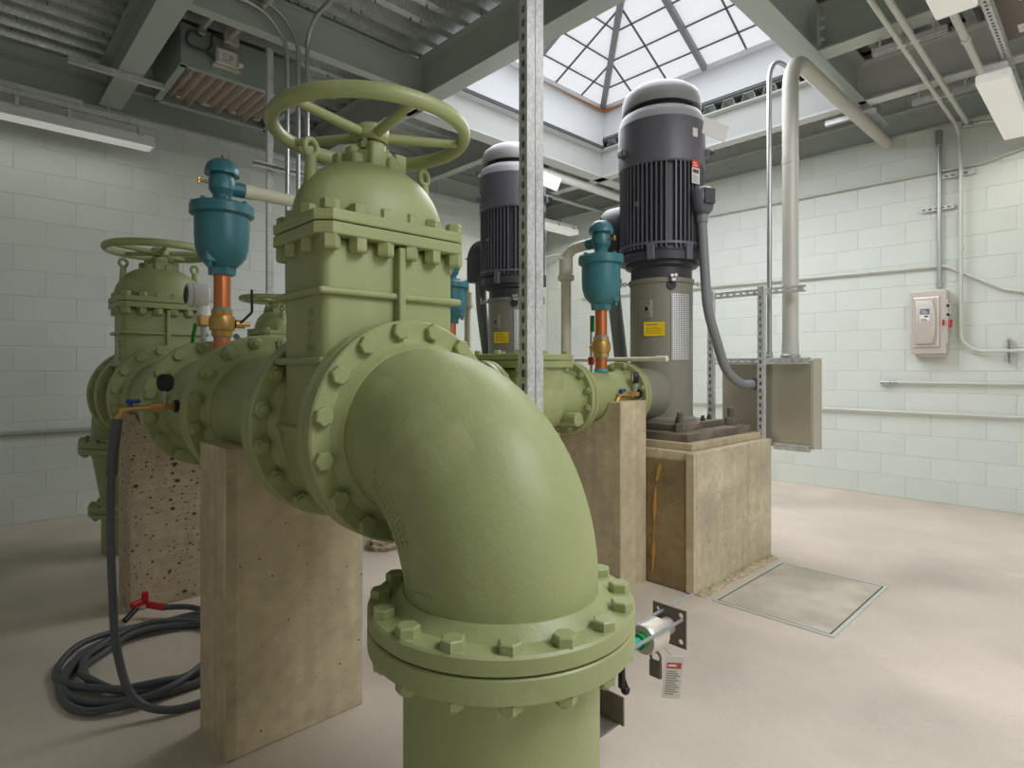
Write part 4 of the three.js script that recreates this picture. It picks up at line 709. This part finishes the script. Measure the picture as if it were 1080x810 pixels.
// ---------------------------------------------------------------- the side wall's fittings
const WX = X1 - 0.03;
const strap = (x, y, z) => rbox(0.02, 0.036, 0.014, 0.003, x + 0.006, y - 0.01, z);
function wallRun(pts, r, label, straps = [], mat = M.conduit) { return tag(mesh('conduit', [tube(fillet(pts, 0.14, 8), r, 12), ...straps.map(([y, z]) => strap(WX, y, z))], mat), label, 'conduit'); }
wallRun([V(WX, 0.826, -5.6), V(WX, 0.826, 0.6)], 0.0135, 'lowest horizontal painted conduit on the side wall, passing behind the stainless box', [[0.826, -1.88], [0.826, -0.72], [0.826, -4.2]]);
{ const c = wallRun([V(WX, 1.11, -1.58), V(WX, 1.11, 0.6)], 0.0125, 'short horizontal painted conduit under the safety switch, with a pull fitting at its end', [[1.11, -1.1], [1.11, -0.93]]); mesh('pull_fitting', rbox(0.04, 0.036, 0.09, 0.012, WX - 0.006, 1.105, -1.6), M.emt, c); mesh('coupling', cyl(0.018, -1.54, -1.5, 'z', 14).translate(WX, 1.11, 0), M.emt, c); }
wallRun([V(WX, 3.09, -5.8), V(WX, 3.06, -0.85), V(WX, 3.14, -0.5), V(WX, 3.16, 0.6)], 0.0105, 'highest thin conduit across the side wall, under the roof ledger', [[3.09, -3.0], [3.06, -0.72]]);
wallRun([V(WX, 2.255, -5.4), V(WX, 2.185, -1.13), V(WX, 1.93, -0.72), V(WX, 1.875, -0.5), V(WX, 1.875, 0.6)], 0.0125, 'horizontal conduit above the safety switch, dipping away to the right', [[2.2, -1.33], [2.25, -4.0]]);
{ const c = wallRun([V(WX - 0.005, 2.0, -1.172), V(WX - 0.005, 3.33, -1.172)], 0.0195, 'vertical conduit rising from the safety switch to an elbow fitting', [], M.emt); mesh('elbow_fitting', [rbox(0.055, 0.15, 0.05, 0.016, WX - 0.012, 3.36, -1.172), rbox(0.006, 0.11, 0.03, 0.002, WX - 0.041, 3.36, -1.172)], M.flex, c); mesh('coupling', cyl(0.026, 1.985, 2.03).translate(WX - 0.005, 0, -1.172), M.emt, c); }
tag(mesh('conduit', [tube(fillet([V(2.2, 3.415, -1.03), V(WX - 0.035, 3.415, -1.03), V(WX - 0.035, 3.2, -1.01), V(WX - 0.035, 1.395, -1.005), V(WX - 0.035, 1.395, 0.6)], 0.17, 12), 0.0165, 14), cyl(0.021, 2.3, 2.34).translate(WX - 0.035, 0, -1.006)], M.conduit), 'painted conduit crossing under the roof, dropping down the side wall and curving right', 'conduit');
{ const c = tag(mesh('conduit', tube([V(2.2, 3.415, -0.955), V(WX - 0.1, 3.415, -0.955)], 0.0195, 14), M.conduit), 'painted conduit under the roof ending at a round box by the side wall', 'conduit'); mesh('round_box', [cyl(0.045, 3.375, 3.42, 'y', 24, 0.006).translate(WX - 0.08, 0, -0.955), cyl(0.014, -0.955, -0.87, 'z', 12).translate(WX - 0.08, 3.4, 0)], M.emt, c); mesh('branch', tube([V(WX - 0.08, 3.4, -0.88), V(WX - 0.08, 3.36, -0.6)], 0.011, 10), M.conduit, c); }
for (const [y, z, l, label] of [[3.0, -1.03, 0.24, 'short slotted strut clip crossing the right vertical conduit high on the side wall'], [2.72, -1.19, 0.26, 'short slotted strut clip behind the conduit above the safety switch']]) tag(mesh('strut_clip', strutGeo(l, true, 0.036).rotateX(PI / 2).rotateZ(PI / 2).translate(WX + 0.01 - 0.02, y, z - l / 2), M.galv), label, 'strut clip');
tag(mesh('strut_clip', strutGeo(0.2, true, 0.036).rotateY(-PI / 2).translate(WX + 0.02, 1.3, -0.68), M.galv), 'upright slotted strut clip holding the curved conduit right of the safety switch', 'strut clip');
{ // safety switch
  const t = thing('safety_switch', 'metal safety switch box with red handle on the side wall', 'electrical box', [WX - 0.045, 1.37, -1.24]);
  mesh('box_body', rbox(0.13, 0.58, 0.275, 0.008, 0.0, 0.3, 0), M.enclosure, t);
  mesh('bottom_lip', rbox(0.09, 0.03, 0.2, 0.004, 0.01, -0.0, 0.02), M.enclosure, t);
  const door = mesh('door', [extrude([[-0.1, 0.07], [0.1, 0.07], [0.1, 0.53], [-0.1, 0.53]], 0.026, 0.012, [], 2).rotateY(-PI / 2).translate(-0.058, 0, -0.012)], M.enclosure, t);
  mesh('door_bulge', toCreasedNormals(extrude([[-0.075, 0.1], [0.055, 0.1], [0.075, 0.2], [0.08, 0.3], [0.075, 0.4], [0.055, 0.5], [-0.075, 0.5]], 0.03, 0.012, [], 3).rotateY(-PI / 2).translate(-0.078, 0, -0.012), 0.4), M.enclosure, door);
  const pl = mesh('rating_label', plate(0.07, 0.115), PRINT.rating, door); pl.position.set(-0.1095, 0.36, -0.015); pl.rotation.y = -PI / 2; pl.userData.label = 'rating label';
  mesh('side_rim', [rbox(0.1, 0.4, 0.012, 0.004, -0.01, 0.3, 0.143), cyl(0.012, 0.42, 0.46).translate(-0.04, 0, 0.155), cyl(0.012, 0.36, 0.385).translate(-0.04, 0, 0.155)], M.enclosure, t);
  mesh('catch', [rbox(0.03, 0.025, 0.02, 0.005, -0.05, 0.44, 0.15), rbox(0.03, 0.025, 0.02, 0.005, -0.05, 0.36, 0.15)], M.black, t);
  mesh('handle', [rbox(0.03, 0.075, 0.022, 0.008, -0.05, 0.28, 0.168).rotateX(0), rbox(0.02, 0.05, 0.016, 0.005, -0.075, 0.29, 0.118)], M.red, t).userData.label = 'red handle';
}

// ---------------------------------------------------------------- lamps
function lampFixture(label, x0, x1, y, z, w, axis = 'x', group) {
  const L = x1 - x0, t = thing('lamp_fixture', label, 'lamp', [(x0 + x1) / 2, y, z], group);
  mesh('housing', rbox(L - 0.02, 0.07, w - 0.03, 0.012, 0, 0.085, 0), M.white, t);
  mesh('lens', rbox(L, 0.07, w, 0.014, 0, 0.035, 0, 3), M.lens, t);
  for (let k = 0; k < 5; k++) for (const s of [-1, 1]) mesh('clip', rbox(0.022, 0.035, 0.012, 0.003, -L / 2 + 0.12 + k * (L - 0.24) / 4, 0.068, s * (w / 2 + 0.002)), M.emt, t);
  for (const s of [-1, 1]) mesh('hanger_rod', cyl(0.006, 0.118, 3.84 - y, 'y', 8).translate(s * L * 0.3, 0, 0), M.emt, t);
  areaLight('lamp_tube_light', L * 0.95, w * 0.85, TUBE_POWER, 0xfffaf0, (x0 + x1) / 2, y - 0.012, z);
  return t;
}
lampFixture('white enclosed strip lamp by the side wall, right of the two painted conduits', 4.98, 6.36, 3.15, -0.6, 0.185);
lampFixture('white enclosed strip lamp nearest overhead, only its rounded end in view', 2.45, 3.9, 3.15, -0.62, 0.185);
lampFixture('white strip lamp by the far corner, behind the pumps', 4.95, 6.42, 3.14, -5.42, 0.17);
{ // the long one along the left wall hangs under the slotted rail by clips
  const t = thing('lamp_fixture', 'long pale strip lamp hanging under the slotted rail along the left wall', 'lamp', [0.05, 3.13, -5.78]);
  mesh('housing', extrude([[-0.085, 0], [0.085, 0], [0.06, 0.06], [0.05, 0.09], [-0.05, 0.09], [-0.06, 0.06]], 2.4, 0.004).rotateY(PI / 2).translate(-1.2, 0, 0), M.white, t);
  mesh('lens', rbox(2.36, 0.02, 0.14, 0.008, 0, 0.0, 0), M.lens, t);
  for (const x of [-0.95, -0.25, 0.3, 0.62, 1.1]) mesh('hanger_clip', [rbox(0.03, 0.09, 0.05, 0.004, x, 0.125, 0), rbox(0.035, 0.025, 0.1, 0.004, x, 0.085, 0.01)], M.galv, t);
  areaLight('lamp_tube_light', 2.3, 0.13, TUBE_POWER * 0.24, 0xfffaf0, 0.05, 3.115, -5.78);
}
// slotted rails under the roof
tag(mesh('slotted_rail', [strutGeo(7.0, true).rotateZ(-PI / 2).rotateX(-PI / 2).translate(-2.4, 3.295, -5.76), ...[-1.5, 0.93, 2.84, 4.3].map((x) => cyl(0.006, 3.3, x > 0.9 && x < 3 ? 3.5 : 3.79, 'y', 8).translate(x, 0, -5.78)), strutGeo(0.5, false).rotateZ(-PI / 2).rotateX(-PI / 2).translate(0.25, 3.335, -5.74)], M.galv), 'long slotted galvanised rail hung along the left wall under the roof', 'rail');
tag(mesh('slotted_rail', [strutGeo(0.62, false).rotateZ(-PI / 2).rotateX(-PI / 2).translate(0.6, 3.455, -5.26), cyl(0.006, 3.45, 3.5).translate(0.87, 0, -5.27), cyl(0.006, 3.45, 3.5).translate(1.1, 0, -5.27)], M.galv), 'short dark strut clamped under the roof beam beside the heater', 'rail');
tag(mesh('slotted_rail', [strutGeo(4.0, true).rotateZ(-PI / 2).rotateX(-PI / 2).translate(2.5, 3.29, -0.535), ...[2.89, 4.53, 5.62].map((x) => cyl(0.006, 3.3, 3.5, 'y', 8).translate(x, 0, -0.56))], M.galv), 'slotted rail carrying the two white strip lamps at upper right', 'rail');
tag(mesh('conduit', [tube([V(3.9, 3.235, -0.66), V(4.98, 3.235, -0.66)], 0.02, 14), cyl(0.026, 4.4, 4.45, 'x', 14).translate(0, 3.235, -0.66)], M.conduit), 'painted conduit joining the two white strip lamps', 'conduit');
// strut clamps where the two conduits pass under the beams
for (const [x, label] of [[4.58, 'slotted strut clamp holding the two conduits under the nearer cross beam'], [5.68, 'slotted strut clamp holding the two conduits under the beam by the skylight']]) tag(mesh('strut_clip', [strutGeo(0.42, true).rotateX(PI / 2).translate(x + 0.02, 3.445, -1.2), cyl(0.006, 3.44, 3.5).translate(x, 0, -0.85), cyl(0.006, 3.44, 3.5).translate(x, 0, -1.15), rbox(0.04, 0.045, 0.05, 0.006, x + 0.02, 3.425, -1.03), rbox(0.04, 0.045, 0.055, 0.006, x + 0.02, 3.425, -0.955)], M.galv), label, 'strut clip');
tag(mesh('strut_clip', [strutGeo(0.4, true).rotateX(PI / 2).translate(5.7, 3.47, -1.86)], M.galv), 'slotted strut clamp holding the thick pale conduit under the skylight beam', 'strut clip');
// white pipe under the far skylight beam and the grey pipes beyond
tag(mesh('overhead_pipe', [cyl(0.05, 4.1, X1 - 0.04, 'x', 24).translate(0, 3.46, -4.52), cyl(0.056, 4.86, 4.92, 'x', 24).translate(0, 3.46, -4.52)], M.white), 'white overhead pipe running beneath the far skylight beam', 'pipe');
tag(mesh('overhead_pipe', cyl(0.03, 4.2, X1 - 0.04, 'x', 20).translate(0, 3.4, -4.95), M.emt), 'grey overhead pipe behind the white one, above the back pump', 'pipe');
tag(mesh('conduit', tube(fillet([V(WX, 2.98, -5.3), V(WX - 0.02, 2.96, -5.75), V(6.1, 2.82, Z1 + 0.03), V(5.98, 2.62, Z1 + 0.03), V(5.98, 2.1, Z1 + 0.03), V(5.86, 1.9, Z1 + 0.03), V(5.5, 1.9, Z1 + 0.03)], 0.12, 6), 0.012, 10), M.emt), 'thin conduit bending round the far wall corner between the pumps', 'conduit');
tag(mesh('conduit', tube([V(X0 + 0.1, 0.727, Z1 + 0.03), V(5.6, 0.727, Z1 + 0.03)], 0.02, 14), M.heater), 'horizontal grey conduit low along the left block wall', 'conduit');

// ---------------------------------------------------------------- the unit heaters under the roof
{
  const t = thing('unit_heater', 'grey green unit heater with open louvred underside, hung between the left roof beams', 'heater', [1.21, 3.485, -4.77]), W = 0.93, D = 0.83, H = 0.3;   // front left lower corner
  mesh('front_panel', rbox(W, H, 0.012, 0.003, W / 2, H / 2, -0.006), M.heater, t);
  mesh('back_panel', rbox(W, H, 0.012, 0.003, W / 2, H / 2, -D + 0.006), M.heater, t);
  for (const x of [0.006, W - 0.006]) mesh('side_panel', rbox(0.012, H, D - 0.03, 0.003, x, H / 2, -D / 2), M.heater, t);
  mesh('top_panel', box(W - 0.02, 0.01, D - 0.02, W / 2, H - 0.005, -D / 2), M.heaterIn, t);
  mesh('inner_pan', box(W - 0.04, 0.008, D - 0.04, W / 2, 0.09, -D / 2), M.heaterIn, t);
  mesh('outlet_frame', [rbox(W + 0.02, 0.02, 0.05, 0.004, W / 2, 0.0, -0.02), rbox(W + 0.02, 0.02, 0.05, 0.004, W / 2, 0.0, -D + 0.02), rbox(0.05, 0.02, D, 0.004, 0.02, 0.0, -D / 2), rbox(0.05, 0.02, D, 0.004, W - 0.02, 0.0, -D / 2)], M.heater, t);
  for (let k = 0; k < 11; k++) { const l = k % 3 === 2 ? 1 : 0.86; mesh('louvre', rbox(0.006, 0.055, (D - 0.1) * l, 0.002).rotateZ(0.5).translate(0.085 + k * 0.077, 0.03, -0.06 - (D - 0.1) * l / 2), M.heaterIn, t); }
  for (let k = 0; k < 4; k++) mesh('element', [cyl(0.03, -0.02, 0.05, 'y', 14).translate(0.16 + k * 0.21, 0.04, -D + 0.16), cyl(0.012, 0.0, 0.06, 'y', 10).translate(0.22 + k * 0.21, 0.03, -D + 0.22)], M.heaterIn, t);
  const j = mesh('control_box', [rbox(0.17, 0.12, 0.07, 0.012, 0.3, 0.12, 0.035), cyl(0.03, 0, 0.03, 'x', 14).translate(0.385, 0.11, 0.04), rbox(0.2, 0.02, 0.05, 0.004, 0.3, 0.05, 0.03)], M.enclosure, t);
  const lb = mesh('notice_label', plate(0.12, 0.085), PRINT.notice, j); lb.position.set(0.3, 0.125, 0.0715);
  mesh('junction_box', [rbox(0.11, 0.09, 0.07, 0.008, 0.33, 0.275, 0.04)], M.enclosure, t);
  mesh('cable_elbow', [rbox(0.06, 0.06, 0.05, 0.012, 0.13, 0.265, 0.03)], M.emt, t);
  for (const [x0, y0] of [[0.13, 0.235], [0.29, 0.27]]) mesh('whip', tube(smooth([V(x0, y0, 0.03), V(x0 - 0.09, y0 - 0.01, 0.05), V(x0 - 0.1, y0 - 0.1, 0.05), V(0.16, 0.12, 0.045), V(0.215, 0.1, 0.035)], 18), 0.01, 8), M.motorDark, t);
}
for (const [x, z0, label] of [[1.34, -4.7, 'slanting conduit coming down to the left end of the heater'], [1.53, -4.7, 'conduit with red band entering the heater junction box']]) {
  const c = tag(mesh('conduit', [tube([V(x, 3.77, z0), V(x, 3.7, -3.9), V(x, 3.7, -2.4)], 0.019, 12), cyl(0.024, -4.3, -4.25, 'z', 14).translate(x, 3.735, 0)], M.conduit), label, 'conduit');
  if (x > 1.5) mesh('red_band', cyl(0.0205, -4.5, -4.47, 'z', 14).translate(x, 3.752, 0), M.red, c);
}
{
  const t = thing('unit_heater', 'grey hanging unit with brown underside, red button and stickers, at the upper right corner', 'heater', [4.1, 3.4, -0.54]), W = 0.93, D = 0.8, H = 0.34;
  mesh('case', rbox(W, H, D, 0.012, W / 2, H / 2 + 0.01, D / 2), M.enclosure, t);
  mesh('underside', rbox(W - 0.03, 0.012, D - 0.03, 0.003, W / 2, 0.004, D / 2), M.brown, t);
  for (const [x, z] of [[0.35, 0.2], [0.62, 0.26], [0.78, 0.16]]) { const s = mesh('sticker', plate(0.16, 0.12), PRINT.notice, t); s.rotation.set(PI / 2, 0, -PI / 2); s.position.set(x, -0.0035, z); }
  mesh('yellow_edge', rbox(0.5, 0.03, 0.004, 0.001, 0.62, 0.06, -0.001), M.ochre, t);
  mesh('button', [rbox(0.07, 0.07, 0.035, 0.01, 0.36, 0.07, -0.02)], M.red, t); mesh('button_base', rbox(0.09, 0.14, 0.02, 0.004, 0.36, 0.1, -0.006), M.motorDark, t);
  for (const [x, z] of [[0.06, 0.06], [0.87, 0.06], [0.06, 0.74], [0.87, 0.74]]) mesh('hanger_rod', cyl(0.006, H, 0.4, 'y', 8).translate(x, 0, z), M.emt, t);
}

// ---------------------------------------------------------------- black hose on the floor
{
  const t = tag(mesh('hose', (() => {
    const p = [V(0.462, 1.045, -2.702), V(0.445, 0.93, -2.68), V(0.43, 0.7, -2.63), V(0.425, 0.45, -2.57), V(0.43, 0.22, -2.5), V(0.47, 0.07, -2.43), V(0.56, 0.02, -2.375), V(0.72, 0.016, -2.36), V(0.92, 0.016, -2.52)];
    const loops = [[0.66, -2.86, 0.36], [0.63, -2.83, 0.33], [0.68, -2.86, 0.31], [0.64, -2.9, 0.34], [0.67, -2.84, 0.29]];
    let a = 0.8;
    loops.forEach(([cx, cz, r], k) => { for (let i = 0; i < 12; i++) { a -= 2 * PI / 12; p.push(V(cx + Math.cos(a) * r * (1 + 0.05 * Math.sin(3 * a + k)), 0.016 + (k > 1 ? 0.018 * ((k + i % 3) % 3) * 0.7 : 0.004 * k), cz + Math.sin(a) * r)); } });
    // one wide slack turn towards the wall, then the free end
    p.push(V(0.86, 0.03, -3.05), V(0.66, 0.045, -3.18), V(0.42, 0.03, -3.06), V(0.3, 0.016, -2.82), V(0.36, 0.016, -2.56), V(0.6, 0.04, -2.5), V(0.86, 0.045, -2.75), V(0.92, 0.045, -3.05), V(0.86, 0.05, -3.24), V(0.76, 0.05, -3.33));
    return tube(smooth(p, 520), 0.0138, 12);
  })(), M.rubber), 'long black hose hanging from the brass tap and coiled on the floor behind the pier', 'hose');
  mesh('hose_cuff', tube(smooth([V(0.462, 1.05, -2.702), V(0.452, 0.97, -2.69), V(0.446, 0.93, -2.68), V(0.438, 0.84, -2.66)], 10), 0.019, 14), M.rubber, t);
  mesh('nozzle', [tube([V(0.77, 0.05, -3.32), V(0.71, 0.06, -3.39)], 0.017, 12), rbox(0.09, 0.03, 0.03, 0.008).rotateY(0.5).translate(0.675, 0.075, -3.4), rbox(0.03, 0.05, 0.02, 0.006, 0.7, 0.1, -3.4)], M.red, t).userData.label = 'red nozzle';
  mesh('coupling', tube([V(0.66, 0.06, -3.38), V(0.6, 0.03, -3.33)], 0.014, 12), M.black, t);
}

// ---------------------------------------------------------------- floor hatch
{
  const t = thing('floor_hatch', 'square steel tread plate floor hatch with metal frame beside the plinth', 'floor hatch', [3.395, 0, -1.225]), W = 0.905, D = 0.6;
  for (const [w, d, x, z] of [[W, 0.018, 0, -D / 2 + 0.009], [W, 0.018, 0, D / 2 - 0.009], [0.018, D - 0.036, -W / 2 + 0.009, 0], [0.018, D - 0.036, W / 2 - 0.009, 0]]) mesh('frame_bar', box(w, 0.008, d, x, 0.002, z), M.conduit, t);
  mesh('gap', box(W - 0.034, 0.003, D - 0.034, 0, 0.001, 0), M.black, t);
  mesh('tread_plate', rbox(W - 0.052, 0.008, D - 0.052, 0.002, 0, 0.0025, 0), M.tread, t);
}
// ---------------------------------------------------------------- insertion probe on the riser
{
  const t = thing('insertion_probe', 'insertion probe with turquoise rod, square plate and hanging tag beside the front riser', 'probe', [1.1, 0.456, -0.971]);
  mesh('boss', cyl(0.038, 0.008, 0.06, 'x', 24, 0.004), M.green, t);
  mesh('probe_rod', cyl(0.0145, 0.05, 0.4, 'x', 18), M.turquoise, t).userData.label = 'turquoise rod';
  mesh('collar', [lathe([[0.018, 0.355], [0.041, 0.355], [0.045, 0.365], [0.045, 0.432], [0.04, 0.44], [0.018, 0.44]], 28, 'x', 0.4), cyl(0.026, 0.43, 0.497, 'x', 24)], M.enclosure, t);
  mesh('collar_ring', cyl(0.022, 0.335, 0.36, 'x', 20), M.emerald, t);
  const pl = new THREE.Shape([[-0.058, -0.058], [0.058, -0.058], [0.058, 0.058], [-0.058, 0.058]].map((p) => new THREE.Vector2(...p)));
  mesh('square_plate', extrude(pl, 0.006, 0.001, [circleHole(-0.04, 0.04, 0.008), circleHole(0.04, 0.04, 0.006), circleHole(0.04, -0.04, 0.008), circleHole(-0.04, -0.04, 0.008)]).rotateY(PI / 2).translate(0.5, 0, 0), M.rust, t);
  for (const [y, z, a, b] of [[0.03, 0.046, 0.02, 0.5], [0.04, -0.02, 0.1, 0.68]]) mesh('threaded_rod', cyl(0.005, a, b, 'x', 10).translate(0, y, z), M.emt, t);
  mesh('lower_plate', [rbox(0.006, 0.075, 0.11, 0.002, 0.16, -0.1, 0.02), rbox(0.12, 0.006, 0.08, 0.002, 0.1, -0.137, 0.02)], M.rust, t);
  mesh('ball_handle', [cyl(0.01, -0.09, -0.03).translate(0.24, 0, 0.01), new THREE.SphereGeometry(0.013, 14, 10).translate(0.25, -0.1, 0.015), tube([V(0.23, -0.02, 0.01), V(0.25, -0.09, 0.02)], 0.004, 8)], M.black, t);
  mesh('padlock', [rbox(0.012, 0.05, 0.04, 0.004, 0.41, -0.1, 0.01), new THREE.TorusGeometry(0.017, 0.004, 8, 18).rotateY(PI / 2).translate(0.41, -0.065, 0.01)], M.rust, t);
  const tg = mesh('tag', rbox(0.0015, 0.13, 0.055, 0.0005), M.paper, t); tg.position.set(0.43, -0.115, 0.055); tg.rotation.set(0.12, 0.85, 0);
  const fc = mesh('tag_print', plate(0.055, 0.13), PRINT.tagcard, tg); fc.rotation.y = -PI / 2; fc.position.x = -0.0012;
  mesh('tag_tie', tube([V(0.42, -0.03, 0.03), V(0.43, -0.055, 0.055)], 0.002, 6), M.emt, t);
}
{ // leftover lump of mortar round a small capped stub
  const g = new THREE.IcosahedronGeometry(0.12, 3), p = g.attributes.position; for (let i = 0; i < p.count; i++) { const k = 1 + 0.18 * Math.sin(p.getX(i) * 60) * Math.sin(p.getZ(i) * 47 + 1) + 0.1 * Math.sin(p.getY(i) * 90); p.setXYZ(i, p.getX(i) * k, Math.max(0, p.getY(i) * 0.45 * k + 0.02), p.getZ(i) * k); } g.computeVertexNormals();
  const t = thing('pipe_stub', 'small capped stub in rough mortar on the floor behind the nearest pier', 'pipe stub', [2.17, 0, -3.57]);
  mesh('mortar_collar', g, M.conB, t); mesh('stub_cap', cyl(0.055, 0.03, 0.1, 'y', 20, 0.006), M.emt, t);
}

// repeats of a kind carry one phrase
const PHRASE = { gate_valve: 'gate valves with handwheels', check_valve: 'check valves of the pump lines', air_valve: 'teal air valves on copper tubes', vertical_pump: 'tall vertical pumps', concrete_pier: 'concrete piers under the pipes', pump_plinth: 'concrete plinths under the pumps', pipe_spool: 'straight flanged pipe spools', pipe_tee: 'header tees', pipe_elbow: 'flanged pipe elbows', pipe_riser: 'vertical floor risers', lamp_fixture: 'white strip lamps', vent_pipe: 'ivory vent pipes', strut_clip: 'slotted strut clips', slotted_rail: 'rails under the roof', strut_post: 'strut posts', conduit: 'rigid conduits', flexible_conduit: 'flexible motor conduits', hose_tap: 'brass taps with gauges', unit_heater: 'hung heating units', overhead_pipe: 'overhead pipes at the back' };
for (const o of scene.children) { const k = o.name.replace(/_\d{3}$/, ''); if (o.userData.category && PHRASE[k]) o.userData.group = PHRASE[k]; }

renderer.render(scene, camera);
